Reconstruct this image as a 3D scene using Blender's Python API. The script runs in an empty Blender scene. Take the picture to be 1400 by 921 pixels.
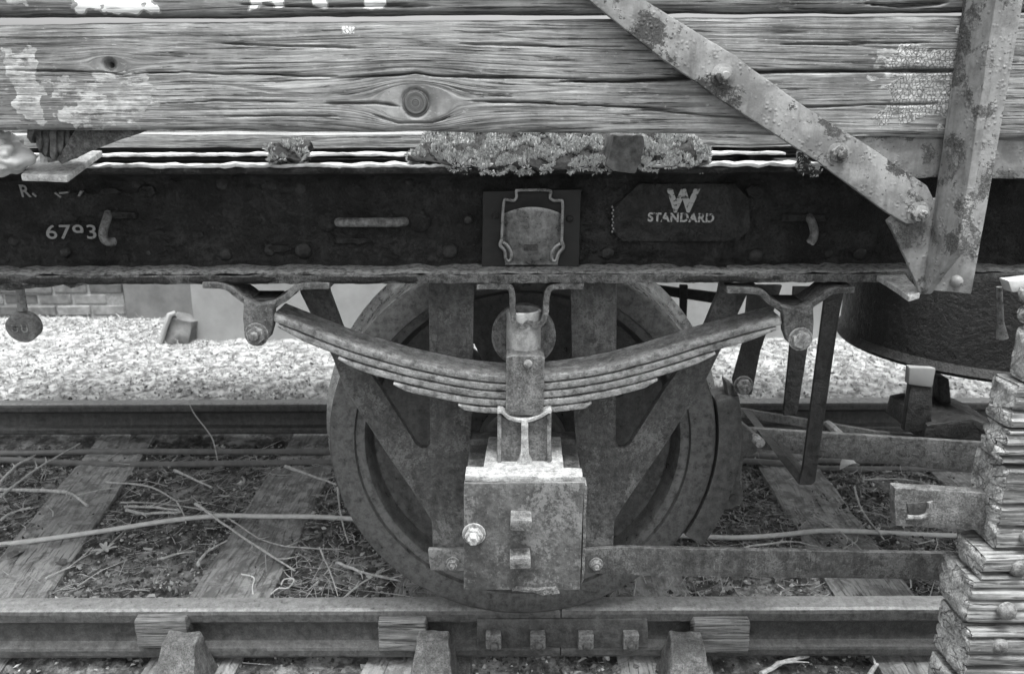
import bpy, bmesh, math, random
import numpy as np
from mathutils import Vector, Matrix, noise as mn

random.seed(7); np.random.seed(7)
scene = bpy.context.scene
R = math.radians
# ------------------------------------------------------------------ camera
CAM = Vector((-0.025, -1.80, 1.266)); PITCH = R(16.1); ROLL = R(0.15); FPX = 1100.0
cam_d = bpy.data.cameras.new('camera'); cam = bpy.data.objects.new('camera', cam_d)
scene.collection.objects.link(cam); scene.camera = cam
cam_d.sensor_width = 36; cam_d.lens = FPX / 1400 * 36; cam_d.clip_start = .05; cam_d.clip_end = 2000
CM = Matrix.Translation(CAM) @ Matrix.Rotation(math.pi/2 - PITCH, 4, 'X') @ Matrix.Rotation(-ROLL, 4, 'Z')
cam.matrix_world = CM
cam_d.dof.use_dof = True; cam_d.dof.focus_distance = 1.66; cam_d.dof.aperture_fstop = 6.3
# ------------------------------------------------------------------ light
SUN_EL, SUN_AZ = R(75), R(165)       # high, behind the camera and a little to the left
world = bpy.data.worlds.new('World'); scene.world = world; world.use_nodes = True
wn = world.node_tree; bg = wn.nodes['Background']
sky = wn.nodes.new('ShaderNodeTexSky'); sky.sky_type = 'NISHITA'; sky.sun_disc = False
sky.sun_elevation = SUN_EL; sky.sun_rotation = SUN_AZ; sky.air_density = 1.5; sky.dust_density = 6
bw = wn.nodes.new('ShaderNodeRGBToBW')
wn.links.new(sky.outputs[0], bw.inputs[0]); wn.links.new(bw.outputs[0], bg.inputs[0])
bg.inputs[1].default_value = 0.105
sl = bpy.data.lights.new('sun', 'SUN'); sl.energy = 1.5; sl.angle = R(22); sl.color = (1, 1, .99)
so = bpy.data.objects.new('sun', sl); scene.collection.objects.link(so)
sd = Vector((math.sin(SUN_AZ)*math.cos(SUN_EL), math.cos(SUN_AZ)*math.cos(SUN_EL), math.sin(SUN_EL)))
so.rotation_euler = sd.to_track_quat('Z', 'Y').to_euler(); so.location = (0, 0, 20)
vs = scene.view_settings; vs.view_transform = 'Standard'; vs.look = 'None'; vs.gamma = 1; vs.use_curve_mapping = False
vs.exposure = 1.62

# ------------------------------------------------------------------ helpers
def ray(x, y):
    return (CM.to_3x3() @ Vector(((x-700)/FPX, -(y-460.5)/FPX, -1)))
def at(x, y, Y):
    d = ray(x, y); t = (Y - CAM.y)/d.y; return CAM + d*t
def atz(x, y, Z):
    d = ray(x, y); t = (Z - CAM.z)/d.z; return CAM + d*t
WL = {}
def center_base(bm):
    xs = [v.co for v in bm.verts]
    lo = Vector((min(v.x for v in xs), min(v.y for v in xs), min(v.z for v in xs)))
    hi = Vector((max(v.x for v in xs), max(v.y for v in xs), max(v.z for v in xs)))
    return Vector(((lo.x+hi.x)/2, (lo.y+hi.y)/2, lo.z))
def setp(o, label, cat, group, kind):
    if label: o['label'] = label
    if cat: o['category'] = cat
    if group: o['group'] = group
    if kind: o['kind'] = kind
def link(name, me, loc, parent=None, label=None, cat=None, group=None, kind=None):
    o = bpy.data.objects.new(name, me); scene.collection.objects.link(o)
    WL[o.name] = Vector(loc)
    if parent:
        o.parent = parent; o.location = Vector(loc) - WL[parent.name]
    else: o.location = loc
    setp(o, label, cat, group, kind); return o
def obj(name, bm, mat, parent=None, label=None, cat=None, group=None, kind=None, ang=38, flat=False):
    c = center_base(bm)
    bmesh.ops.translate(bm, verts=bm.verts, vec=-c)
    bmesh.ops.recalc_face_normals(bm, faces=bm.faces)
    if not flat:
        for f in bm.faces: f.smooth = True
        for e in bm.edges:
            if len(e.link_faces) == 2 and e.calc_face_angle(0) > R(ang): e.smooth = False
    me = bpy.data.meshes.new(name); bm.to_mesh(me); bm.free(); me.materials.append(mat)
    return link(name, me, c, parent, label, cat, group, kind)
def npobj(name, V, F, mat, parent=None, label=None, cat=None, group=None, kind=None, smooth=True, attrs=None):
    V = np.asarray(V, dtype=float); lo = V.min(0); hi = V.max(0)
    c = Vector(((lo[0]+hi[0])/2, (lo[1]+hi[1])/2, lo[2]))
    me = bpy.data.meshes.new(name); me.from_pydata((V-np.array(c)).tolist(), [], F); me.validate()
    if smooth: me.polygons.foreach_set('use_smooth', [True]*len(me.polygons))
    if attrs:
        for k, (typ, a) in attrs.items():
            at_ = me.attributes.new(k, typ, 'POINT')
            at_.data.foreach_set('vector' if typ == 'FLOAT_VECTOR' else 'value', np.asarray(a, dtype=np.float32).ravel())
    me.update(); me.materials.append(mat)
    return link(name, me, c, parent, label, cat, group, kind)
def empty(name, loc, parent=None, label=None, cat=None, group=None):
    o = link(name, None, loc, parent, label, cat, group); o.empty_display_size = .05; return o
def bev(bm, off, seg=2, ang=30):
    es = [e for e in bm.edges if len(e.link_faces) == 2 and e.calc_face_angle(0) > R(ang)]
    if off > 0 and es: bmesh.ops.bevel(bm, geom=es, offset=off, segments=seg, affect='EDGES', profile=.6, clamp_overlap=True)
    return bm
def rough(bm, seg, amp, freq=25, it=6, seed=0, fine=.35):
    bmesh.ops.triangulate(bm, faces=[f for f in bm.faces if len(f.verts) > 4])
    for _ in range(it):
        es = [e for e in bm.edges if e.calc_length() > seg]
        if not es: break
        bmesh.ops.subdivide_edges(bm, edges=es, cuts=1, use_grid_fill=True)
    s = Vector((seed*3.1, seed*7.7, seed*1.3))
    for v in bm.verts:
        v.co += mn.noise_vector(v.co*freq+s)*amp + mn.noise_vector(v.co*freq*3.7+s)*amp*fine
    return bm
def box(lo, hi, b=.003, seg=2):
    bm = bmesh.new(); bmesh.ops.create_cube(bm, size=1)
    lo, hi = Vector(lo), Vector(hi)
    for v in bm.verts: v.co = Vector([(lo[i]+hi[i])/2 + v.co[i]*(hi[i]-lo[i]) for i in range(3)])
    return bev(bm, b, seg)
def prism(poly, Yf, Yb, b=.003, seg=2, px=True):
    bm = bmesh.new()
    P = [at(x, y, Yf) for x, y in poly] if px else [Vector((x, Yf, z)) for x, z in poly]
    a = [bm.verts.new(p) for p in P]; c = [bm.verts.new((p.x, Yb, p.z)) for p in P]
    bm.faces.new(a); bm.faces.new(c[::-1]); n = len(P)
    for i in range(n): bm.faces.new((a[i], c[i], c[(i+1) % n], a[(i+1) % n]))
    bmesh.ops.recalc_face_normals(bm, faces=bm.faces)
    return bev(bm, b, seg)
def hexa(p, b=.003, seg=2):            # 8 points: bottom four, then top four
    bm = bmesh.new(); v = [bm.verts.new(q) for q in p]
    for f in ((0,1,2,3),(4,5,6,7),(0,1,5,4),(1,2,6,5),(2,3,7,6),(3,0,4,7)): bm.faces.new([v[i] for i in f])
    bmesh.ops.recalc_face_normals(bm, faces=bm.faces)
    return bev(bm, b, seg)
def tube(pts, rad, n=8, bm=None, cap=True):
    bm = bm or bmesh.new(); P = [Vector(p) for p in pts]; rr = rad if hasattr(rad, '__len__') else [rad]*len(P)
    up = Vector((0, 0, 1)); rings = []
    for i, p in enumerate(P):
        t = (P[min(i+1, len(P)-1)] - P[max(i-1, 0)]).normalized()
        u = up - t*up.dot(t)
        if u.length < .1: u = Vector((1, 0, 0)) - t*t.x
        u.normalize(); w = t.cross(u); up = u
        rings.append([bm.verts.new(p + (u*math.cos(2*math.pi*k/n) + w*math.sin(2*math.pi*k/n))*rr[i]) for k in range(n)])
    for a, c in zip(rings, rings[1:]):
        for k in range(n): bm.faces.new((a[k], a[(k+1) % n], c[(k+1) % n], c[k]))
    if cap: bm.faces.new(rings[0][::-1]); bm.faces.new(rings[-1])
    return bm
def smooth_path(P, n=8):
    P = [Vector(p) for p in P]; out = []
    for i in range(len(P)-1):
        a, b, c, d = P[max(i-1, 0)], P[i], P[i+1], P[min(i+2, len(P)-1)]
        for k in range(n):
            t = k/n; out.append(.5*((2*b) + (c-a)*t + (2*a-5*b+4*c-d)*t*t + (3*b-a-3*c+d)*t**3))
    return out + [P[-1]]
def ribbon(pts, th, Y0, Y1, b=.003, n=8, seg=2, th2=None):
    C = smooth_path([(p[0], 0, p[1]) for p in pts], n) if n > 1 else [Vector((p[0], 0, p[1])) for p in pts]
    bm = bmesh.new(); rows = []
    for i, p in enumerate(C):
        t = (C[min(i+1, len(C)-1)] - C[max(i-1, 0)]).normalized(); nn = Vector((-t.z, 0, t.x))
        h = th/2 if th2 is None else (th + (th2-th)*i/(len(C)-1))/2
        rows.append([bm.verts.new(Vector((q.x, yy, q.z))) for q, yy in ((p+nn*h, Y0), (p-nn*h, Y0), (p-nn*h, Y1), (p+nn*h, Y1))])
    for a, c in zip(rows, rows[1:]):
        for k in range(4): bm.faces.new((a[k], a[(k+1) % 4], c[(k+1) % 4], c[k]))
    bm.faces.new(rows[0]); bm.faces.new(rows[-1][::-1])
    bmesh.ops.recalc_face_normals(bm, faces=bm.faces)
    return bev(bm, b, seg)
def lathe(profile, c, axis='Y', n=48, bm=None, close=False):
    """profile: (radius, offset along axis)"""
    bm = bm or bmesh.new(); rings = []
    for r, a in profile:
        ring = []
        for k in range(n):
            t = 2*math.pi*k/n; u, w = r*math.cos(t), r*math.sin(t)
            p = (u, a, w) if axis == 'Y' else ((u, w, a) if axis == 'Z' else (a, u, w))
            ring.append(bm.verts.new(Vector(c)+Vector(p)))
        rings.append(ring)
    prs = list(zip(rings, rings[1:])) + ([(rings[-1], rings[0])] if close else [])
    for a, d in prs:
        for k in range(n): bm.faces.new((a[k], a[(k+1) % n], d[(k+1) % n], d[k]))
    if not close: bm.faces.new(rings[0]); bm.faces.new(rings[-1][::-1])
    bmesh.ops.recalc_face_normals(bm, faces=bm.faces)
    return bm
def bolt_bm(c, r, h, kind='hex', stud=True, n=None):
    """head facing the camera (-Y) with washer; c on the surface"""
    bm = bmesh.new()
    if kind == 'dome':
        prof = [(r, 0), (r, -.2*h), (r*.92, -.5*h), (r*.7, -.82*h), (r*.35, -.98*h), (.0005, -h)]
        return lathe(prof, c, 'Y', 16, bm)
    lathe([(r*1.45, 0), (r*1.45, -.18*h), (r*1.3, -.22*h), (r*.5, -.22*h)], c, 'Y', 16, bm)
    m = 6 if kind == 'hex' else 4
    lathe([(r*1.1, -.2*h), (r*1.1, -.92*h), (r*.95, -h), (.001, -h)], c, 'Y', m, bm)
    if stud: lathe([(r*.55, -h), (r*.55, -1.45*h), (r*.4, -1.6*h), (.0005, -1.62*h)], c, 'Y', 12, bm)
    return bm
def rot_bm(bm, c, ang, axis='Y'):
    bmesh.ops.rotate(bm, verts=bm.verts, cent=Vector(c), matrix=Matrix.Rotation(ang, 3, axis)); return bm
def vn(x, y, seed=0):                  # vectorised value noise
    x = np.asarray(x, float); y = np.asarray(y, float)
    xi = np.floor(x).astype(np.int64); yi = np.floor(y).astype(np.int64); fx = x-xi; fy = y-yi
    fx = fx*fx*(3-2*fx); fy = fy*fy*(3-2*fy)
    def h(a, b):
        n = (a*374761393 + b*668265263 + seed*982451653) & 0x7fffffff
        n = ((n ^ (n >> 13))*1274126177) & 0x7fffffff
        return ((n ^ (n >> 16)) & 0xffff)/65535.0
    return (h(xi, yi)*(1-fx)+h(xi+1, yi)*fx)*(1-fy) + (h(xi, yi+1)*(1-fx)+h(xi+1, yi+1)*fx)*fy
def fbm(x, y, o=4, seed=0):
    s = 0; a = .5
    for k in range(o): s = s + a*(vn(x, y, seed+k)-.5); x = x*2.03; y = y*2.03; a *= .5
    return s

# ------------------------------------------------------------------ materials
def new_mat(name):
    m = bpy.data.materials.new(name); m.use_nodes = True; nt = m.node_tree
    return m, nt, nt.nodes['Principled BSDF']
class N:
    def __init__(s, nt): s.nt = nt; s.L = nt.links.new
    def node(s, t, **k):
        n = s.nt.nodes.new(t)
        for a, b in k.items(): setattr(n, a, b)
        return n
    def pos(s, sc=(1, 1, 1)):
        g = s.node('ShaderNodeNewGeometry'); return s.scale(g.outputs['Position'], sc)
    def scale(s, sock, sc):
        m = s.node('ShaderNodeMapping'); m.inputs['Scale'].default_value = sc; s.L(sock, m.inputs[0]); return m.outputs[0]
    def noise(s, vec, sc, det=5, ro=.6, dist=0):
        n = s.node('ShaderNodeTexNoise'); s.L(vec, n.inputs['Vector'])
        n.inputs['Scale'].default_value = sc; n.inputs['Detail'].default_value = det; n.inputs['Roughness'].default_value = ro; n.inputs['Distortion'].default_value = dist
        return n.outputs[0]
    def vor(s, vec, sc, feat='DISTANCE_TO_EDGE'):
        n = s.node('ShaderNodeTexVoronoi', feature=feat); s.L(vec, n.inputs['Vector']); n.inputs['Scale'].default_value = sc; return n.outputs[0]
    def ramp(s, fac, stops):
        n = s.node('ShaderNodeValToRGB'); s.L(fac, n.inputs[0]); e = n.color_ramp.elements
        while len(e) < len(stops): e.new(.5)
        for q, (p, c) in zip(e, stops):
            q.position = p; q.color = (c*.985, c, c*.998, 1) if not hasattr(c, '__len__') else c
        return n.outputs[0]
    def mix(s, f, a, b):
        n = s.node('ShaderNodeMix', data_type='RGBA')
        for q, w in ((0, f), (6, a), (7, b)):
            if isinstance(w, (int, float)): n.inputs[q].default_value = w if q == 0 else (w*.985, w, w*.998, 1)
            else: s.L(w, n.inputs[q])
        return n.outputs[2]
    def math(s, op, a, b=None):
        n = s.node('ShaderNodeMath', operation=op)
        for i, w in enumerate((a, b)):
            if w is None: continue
            if isinstance(w, (int, float)): n.inputs[i].default_value = w
            else: s.L(w, n.inputs[i])
        return n.outputs[0]
    def bump(s, h, st=.5, dist=.002, prev=None):
        n = s.node('ShaderNodeBump'); s.L(h, n.inputs['Height']); n.inputs['Strength'].default_value = st; n.inputs['Distance'].default_value = dist
        if prev: s.L(prev, n.inputs['Normal'])
        return n.outputs[0]
    def attr(s, name):
        n = s.node('ShaderNodeAttribute'); n.attribute_name = name; return n
def metal(name, d, l, patch=.5, fleck=0, fleckc=.4, rough_=.75, bump=.5, sc=1, scale_sz=1, met=0, drip=None, lightpatch=None, speck=.6, cloud=1):
    m, nt, b = new_mat(name); g = N(nt); P = g.pos()
    n1 = g.noise(P, 60*sc, 9, .72); n2 = g.noise(P, 10*sc, 6, .65, .5); n3 = g.noise(P, 210*sc, 5, .75)
    f = g.math('ADD', g.math('MULTIPLY', n1, .5), g.math('ADD', g.math('ADD', g.math('MULTIPLY', n2, .28*cloud), .14*(1-cloud)), g.math('MULTIPLY', n3, .22)))
    st = g.noise(g.pos((30, 30, 4)), 1.4, 5, .6)
    f = g.math('ADD', g.math('MULTIPLY', f, .84), g.math('MULTIPLY', st, .16))
    col = g.ramp(f, [(.42, d*.7), (.50, (d+l)*.46), (.585, l*1.15)])
    if patch:
        col = g.mix(g.math('MULTIPLY', g.ramp(g.noise(P, 14*sc, 8, .74, .6), [(.50, 0), (.55, 1)]), patch), col, d*.7)
    if lightpatch:
        lm = g.ramp(g.math('ADD', g.math('MULTIPLY', g.noise(g.pos((1, 1, .7)), 13*sc, 8, .76, .4), .75), g.math('MULTIPLY', n3, .25)), [(.525, 0), (.57, 1)])
        col = g.mix(g.math('MULTIPLY', lm, lightpatch[0]), col, lightpatch[1])
    if fleck:
        col = g.mix(g.math('MULTIPLY', g.ramp(g.noise(P, 170*sc, 3, .7), [(.60, 0), (.66, 1)]), fleck), col, fleckc)
    col = g.mix(g.math('MULTIPLY', g.ramp(n3, [(.38, 1), (.48, 0)]), speck), col, d*.45)
    gp_ = g.node('ShaderNodeNewGeometry'); wear_glint = g.math('MULTIPLY', g.ramp(gp_.outputs['Pointiness'], [(.53, 0), (.60, 1)]), g.ramp(n1, [(.40, .1), (.55, .75)]))
    col = g.mix(wear_glint, col, min(.6, l*1.9))  # lightens exposed edges: some wear, plus edge highlights painted into the colour
    nt.links.new(col, b.inputs['Base Color'])
    b.inputs['Metallic'].default_value = met
    nt.links.new(g.ramp(n1, [(.35, rough_-.15), (.65, min(1, rough_+.15))]), b.inputs['Roughness'])
    bp = g.bump(n1, bump, .010*scale_sz); bp = g.bump(n3, bump, .0035*scale_sz, bp); bp = g.bump(n2, bump*.6, .016*scale_sz, bp)
    nt.links.new(bp, b.inputs['Normal'])
    return m
def painted(name, paint, rust, amount=.5, pim=1):
    m, nt, b = new_mat(name); g = N(nt); P = g.pos()
    n2 = g.noise(P, 11, 7, .68, .3); n1 = g.noise(P, 75, 6, .65); n3 = g.noise(P, 330, 3, .6)
    c1 = g.ramp(g.noise(P, 16, 7, .7), [(.4, paint*.62), (.6, paint*1.2)])
    mask = g.ramp(g.math('ADD', g.math('MULTIPLY', n2, .85), g.math('MULTIPLY', n3, .15)), [(amount, 0), (amount+.02, 1)])
    rc = g.ramp(n3, [(.4, rust*.45), (.6, rust*1.5)])
    pits = g.ramp(g.noise(P, 130, 2, .5), [(.68, 0), (.71, 1)])
    col = g.mix(mask, c1, rc); col = g.mix(g.math('MULTIPLY', pits, .85), col, rust*.6)
    streak = g.ramp(g.noise(g.pos((40, 40, 5)), 2.2, 4, .6), [(.52, 0), (.7, .35)])
    col = g.mix(streak, col, rust)
    nt.links.new(col, b.inputs['Base Color']); b.inputs['Roughness'].default_value = .62
    pimples = g.ramp(g.vor(P, 120, 'F1'), [(0, 1), (.42, 0)])
    pm = g.math('MULTIPLY', pimples, g.ramp(g.noise(P, 22, 4, .6), [(.45, 0), (.6, 1)]))
    bp = g.bump(pm, .55*pim, .003); bp = g.bump(g.math('MULTIPLY', mask, -1), .6, .0015, bp); bp = g.bump(n1, .3, .0025, bp); bp = g.bump(n3, .25, .001, bp)
    nt.links.new(bp, b.inputs['Normal']); return m
def wood(name, d, l, paintc=.6, attr=True, endgrain=False, alligator=False, fine=1.0, contrast=1, white=.85, dirt=0):
    """attr 'grain' = (along, across following the knots, knot or end-grain mask); 'paint' = where paint still clings"""
    m, nt, b = new_mat(name); g = N(nt)
    A = g.attr('grain'); V = A.outputs['Vector']
    sep = g.node('ShaderNodeSeparateXYZ'); g.L(V, sep.inputs[0])
    fl = g.noise(g.scale(V, (11, 330*fine, 0)), 1, 4, .65); me_ = g.noise(g.scale(V, (4.5, 130*fine, 0)), 1, 6, .68); bd = g.noise(g.scale(V, (1.2, 36*fine, 0)), 1, 4, .6)
    pt = g.noise(g.pos(), 9, 7, .7, .4)
    f = g.math('ADD', g.math('ADD', g.math('MULTIPLY', fl, .40), g.math('MULTIPLY', me_, .24)), g.math('ADD', g.math('MULTIPLY', bd, .14), g.math('MULTIPLY', pt, .22)))
    gr1 = g.noise(g.scale(V, (.7, 20*fine, 0)), 1, 2.5, .5)
    fr = g.math('FRACT', g.math('MULTIPLY', gr1, 11))
    ringl = g.math('MULTIPLY', g.ramp(fr, [(0, 1), (.10, .85), (.26, 0), (.9, 0), (1, 1)]), g.ramp(g.noise(g.scale(V, (5, 60*fine, 0)), 1, 3, .6), [(.38, .2), (.55, 1)]))
    w = .10/contrast
    col = g.ramp(f, [(.5-w, d), (.5, d+(l-d)*.55), (.5+w, l)])
    col = g.mix(g.math('MULTIPLY', ringl, .6), col, d*.7)
    slit = g.ramp(g.noise(g.scale(V, (8, 260*fine, 0)), 1, 4, .68), [(.36, 1), (.41, 0)])
    col = g.mix(g.math('MULTIPLY', slit, .8), col, d*.25)
    blot = g.ramp(g.noise(g.pos((1, 1, 2)), 4.5, 9, .74), [(.46, 0), (.62, .6)])
    col = g.mix(blot, col, d*1.1)
    speck = g.ramp(g.noise(g.pos((.6, 1, 1.5)), 120, 4, .7), [(.62, 0), (.7, .5)])
    col = g.mix(speck, col, l*1.15)
    if endgrain:
        dist = g.noise(g.pos(), 30, 3, .6)
        P2 = g.node('ShaderNodeVectorMath', operation='ADD'); nv = g.node('ShaderNodeTexNoise'); nv.inputs['Scale'].default_value = 25; gp = g.pos((1, 1, 1.7)); g.L(gp, nv.inputs['Vector'])
        sv = g.node('ShaderNodeVectorMath', operation='SCALE'); sv.inputs['Scale'].default_value = .03; g.L(nv.outputs[1], sv.inputs[0]); g.L(gp, P2.inputs[0]); g.L(sv.outputs[0], P2.inputs[1])
        ck = g.math('MULTIPLY', g.ramp(g.vor(P2.outputs[0], 24), [(0, 1), (.012, .9), (.035, 0)]), g.ramp(g.noise(g.pos(), 18, 3, .6), [(.46, .0), (.58, .9)]))
        ck2 = g.math('MULTIPLY', g.ramp(g.vor(P2.outputs[0], 105), [(0, .6), (.07, 0)]), g.ramp(g.noise(g.pos(), 26, 3, .6), [(.5, 0), (.6, 1)]))
        ckm = g.math('MAXIMUM', ck, ck2)
        ec = g.ramp(g.noise(g.pos(), 240, 4, .7), [(.4, l*.85), (.6, l*1.6)])
        ec = g.mix(g.ramp(g.noise(g.pos((1, 1, 1)), 22, 6, .7), [(.5, 0), (.62, .6)]), ec, d*2.2)
        ec = g.mix(g.math('MULTIPLY', ckm, .7), ec, d*.8)
        col = g.mix(sep.outputs[2], col, ec)
        ckb = g.math('MULTIPLY', g.math('MULTIPLY', ckm, -1), sep.outputs[2])
    else:
        ring = g.ramp(g.noise(g.scale(V, (1, 420, 0)), 1, 2, .5), [(.4, d*.55), (.6, d*1.7)])
        col = g.mix(g.math('MULTIPLY', sep.outputs[2], .85), col, ring)
    if dirt: col = g.mix(g.ramp(g.noise(g.pos(), 16, 9, .75, .5), [(.46, 0), (.56, dirt)]), col, .075)
    pa = g.attr('paint').outputs['Fac']
    pn = g.math('ADD', g.math('MULTIPLY', g.noise(g.pos((.8, 1, 1.5)), 42, 7, .75), .75), g.math('MULTIPLY', fl, .4))
    pmask = g.ramp(g.math('ADD', pn, g.math('SUBTRACT', pa, 1.0)), [(.12, 0), (.19, 1)])
    pv = g.ramp(g.noise(g.pos((.7, 1, 1.6)), 60, 6, .7), [(.4, paintc*.62), (.6, paintc*1.1)])
    pcol = g.mix(g.ramp(pa, [(.98, 0), (1.0, 1)]), pv, white)
    if alligator:
        ve = g.ramp(g.vor(g.pos((1, 1, .75)), 170), [(0, 0), (.10, 1)])
        pcol = g.mix(g.math('MULTIPLY', g.math('MULTIPLY', g.math('SUBTRACT', 1, ve), g.ramp(pa, [(.72, 0), (.82, 1)])), .35), pcol, d*1.8)
    col = g.mix(pmask, col, pcol)
    nt.links.new(col, b.inputs['Base Color']); b.inputs['Roughness'].default_value = .85
    b.inputs['Specular IOR Level'].default_value = .25
    bp = g.bump(fl, .5, .0025); bp = g.bump(g.math('MULTIPLY', ringl, -1), .6, .002, bp); bp = g.bump(me_, .5, .004, bp); bp = g.bump(g.math('MULTIPLY', slit, -1), .8, .005, bp)
    bp = g.bump(pmask, .5, .0012, bp)
    if alligator: bp = g.bump(g.math('MULTIPLY', g.math('MULTIPLY', ve, pmask), g.ramp(pa, [(.72, 0), (.82, 1)])), .9, .003, bp)
    if endgrain: bp = g.bump(ckb, .9, .008, bp)
    nt.links.new(bp, b.inputs['Normal']); return m
def plain(name, d, l, sc=30, rough_=.85, bump=.4, dist=.003, det=6):
    m, nt, b = new_mat(name); g = N(nt); P = g.pos(); n1 = g.noise(P, sc, det, .65)
    nt.links.new(g.ramp(n1, [(.33, d), (.68, l)]), b.inputs['Base Color']); b.inputs['Roughness'].default_value = rough_
    nt.links.new(g.bump(g.noise(P, sc*3, 5, .7), bump, dist), b.inputs['Normal']); return m
def randmat(name, stops, rough_=.9, sc=20):
    """varies by island, so every loose chip of a heap has its own tone"""
    m, nt, b = new_mat(name); g = N(nt); gi = g.node('ShaderNodeNewGeometry')
    c = g.ramp(gi.outputs['Random Per Island'], stops)
    c = g.mix(g.math('MULTIPLY', g.noise(g.pos(), sc*8, 4, .6), .4), c, stops[0][1])
    nt.links.new(c, b.inputs['Base Color']); b.inputs['Roughness'].default_value = rough_; return m

M = {}
M['sole'] = metal('scaly_black_steel', .004, .05, .55, .45, .10, .52, 1, .75, 1.8, speck=.8)
M['lip'] = metal('rust_lip', .04, .24, .4, .5, .30, .85, 1, 1.4, 1.2)
M['rust'] = metal('rusty_steel', .06, .22, .35, .4, .36, .75, .7, 1.2)
M['spring'] = metal('spring_steel', .085, .27, .3, .35, .40, .62, .6, 1.0, speck=.45)
M['guard'] = metal('axle_guard_steel', .04, .12, .25, .15, .2, .52, .5, 1.1, 1, 0, None, (.55, .2), .3, .7)
M['wheel'] = metal('wheel_steel', .042, .09, .12, .05, .12, .42, .3, .9, speck=.15, cloud=.3)
M['tread'] = metal('wheel_tread_steel', .28, .45, .2, .1, .4, .34, .2, .8, 1, .75, speck=.1)
M['cover'] = metal('axle_box_cover_steel', .06, .13, .3, .3, .3, .55, .35, .7, 1, 0, None, (.6, .24), .3)
M['pale'] = metal('pale_toplit_casting', .24, .52, .15, .3, .62, .85, .5, 1.2, speck=.3)
M['dark'] = metal('dark_brake_steel', .012, .045, .4, .2, .08, .55, .6)
M['tank'] = metal('tarred_cylinder_steel', .010, .032, .3, .15, .06, .42, .7, .8, .9)
M['rail'] = metal('rail_steel', .045, .10, .1, .1, .22, .48, .35, .9, speck=.25, cloud=.3)
M['railtop'] = metal('worn_skylit_rail_top', .22, .32, 0, .1, .34, .40, .2, 1, 1, .2, speck=.2, cloud=.2)
M['chair'] = metal('cast_rail_chair', .10, .25, .4, .35, .34, .85, .9, 1.1)
M['bolt'] = metal('bolt_steel', .08, .24, .3, .3, .4, .55, .6, 2)
M['boltpale'] = metal('pale_bolt_steel', .14, .34, .3, .2, .5, .45, .5, 2)
M['paint'] = painted('grey_paint_over_rust', .25, .05, .532)
M['paint2'] = painted('grey_paint_pimpled', .24, .08, .535, 1.3)
M['galv'] = metal('galvanised_label_clip', .10, .24, .2, .1, .34, .38, .25, .7, .6, .6, speck=.2)
M['disc'] = metal('cast_disc_iron', .14, .24, .2, .2, .32, .75, .5, 1.5)
M['tube'] = metal('bright_worn_tube', .22, .40, .1, .1, .5, .45, .25, .6, speck=.1)
M['splint'] = plain('splintered_dark_wood', .03, .16, 70, .9, .8, .004)
M['white'] = plain('worn_white_paint', .12, .50, 160, .8, .3, .001)
M['boardp'] = wood('weathered_plank_wood', .065, .42, .46, alligator=True)
M['boardu'] = wood('upper_plank_wood', .07, .30, .36)
M['beam'] = wood('split_grey_timber', .04, .38, .6, endgrain=True, fine=.6, contrast=1.1)
M['key'] = wood('oak_key_wood', .06, .30, .6, fine=1.0)
M['sleeper'] = wood('old_sleeper_wood', .22, .50, .3, fine=.6, contrast=.6, dirt=.6)
M['floorw'] = wood('floor_board_wood', .15, .5, .6, fine=.7)
M['darkwood'] = plain('charred_wood', .015, .06, 60, .9, .8, .006)
M['labelwood'] = wood('label_board_wood', .015, .045, .2, fine=.6)
M['soil'] = None
M['pipe'] = plain('dull_pipe_sheath', .11, .19, 25, .55, .2, .002)
M['cable'] = plain('pale_cable_sheath', .55, .75, 40, .6, .2, .001)
M['twig'] = plain('dry_twig_bark', .32, .7, 90, .85, .5, .001)
M['stalk'] = randmat('dry_grass_stalks', [(0, .16), (.4, .40), (1, .75)])
M['litter'] = randmat('leaf_litter', [(0, .04), (.5, .15), (.85, .34), (1, .6)])
M['chips'] = randmat('pale_stone_chips', [(0, .08), (.3, .22), (.7, .42), (1, .7)])
M['debris'] = randmat('loose_debris', [(0, .02), (.4, .07), (.72, .24), (.9, .55), (.98, .8)])
M['leaf'] = plain('dry_leaf', .07, .2, 60, .8, .4, .002)
M['paper'] = plain('white_scrap', .62, .8, 40, .7, .3, .002)
M['cloth'] = plain('pale_crumpled_cloth', .40, .62, 30, .9, .4, .002)
M['straw'] = randmat('bleached_straw', [(0, .10), (.3, .28), (.7, .48), (1, .7)])
M['moss'] = randmat('grey_moss', [(0, .3), (.35, .55), (.7, .75), (1, .9)])
M['mossbase'] = plain('moss_soil', .02, .08, 70, .95, .9, .006)
M['brick'] = plain('old_brick', .09, .2, 22, .9, .6, .004)
M['mortar'] = plain('crumbling_mortar', .2, .33, 60, .95, .6, .004)
M['concrete'] = plain('pale_concrete', .24, .33, 6, .9, .3, .003)
M['concrete2'] = plain('grey_concrete', .12, .2, 8, .9, .4, .004)

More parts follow.
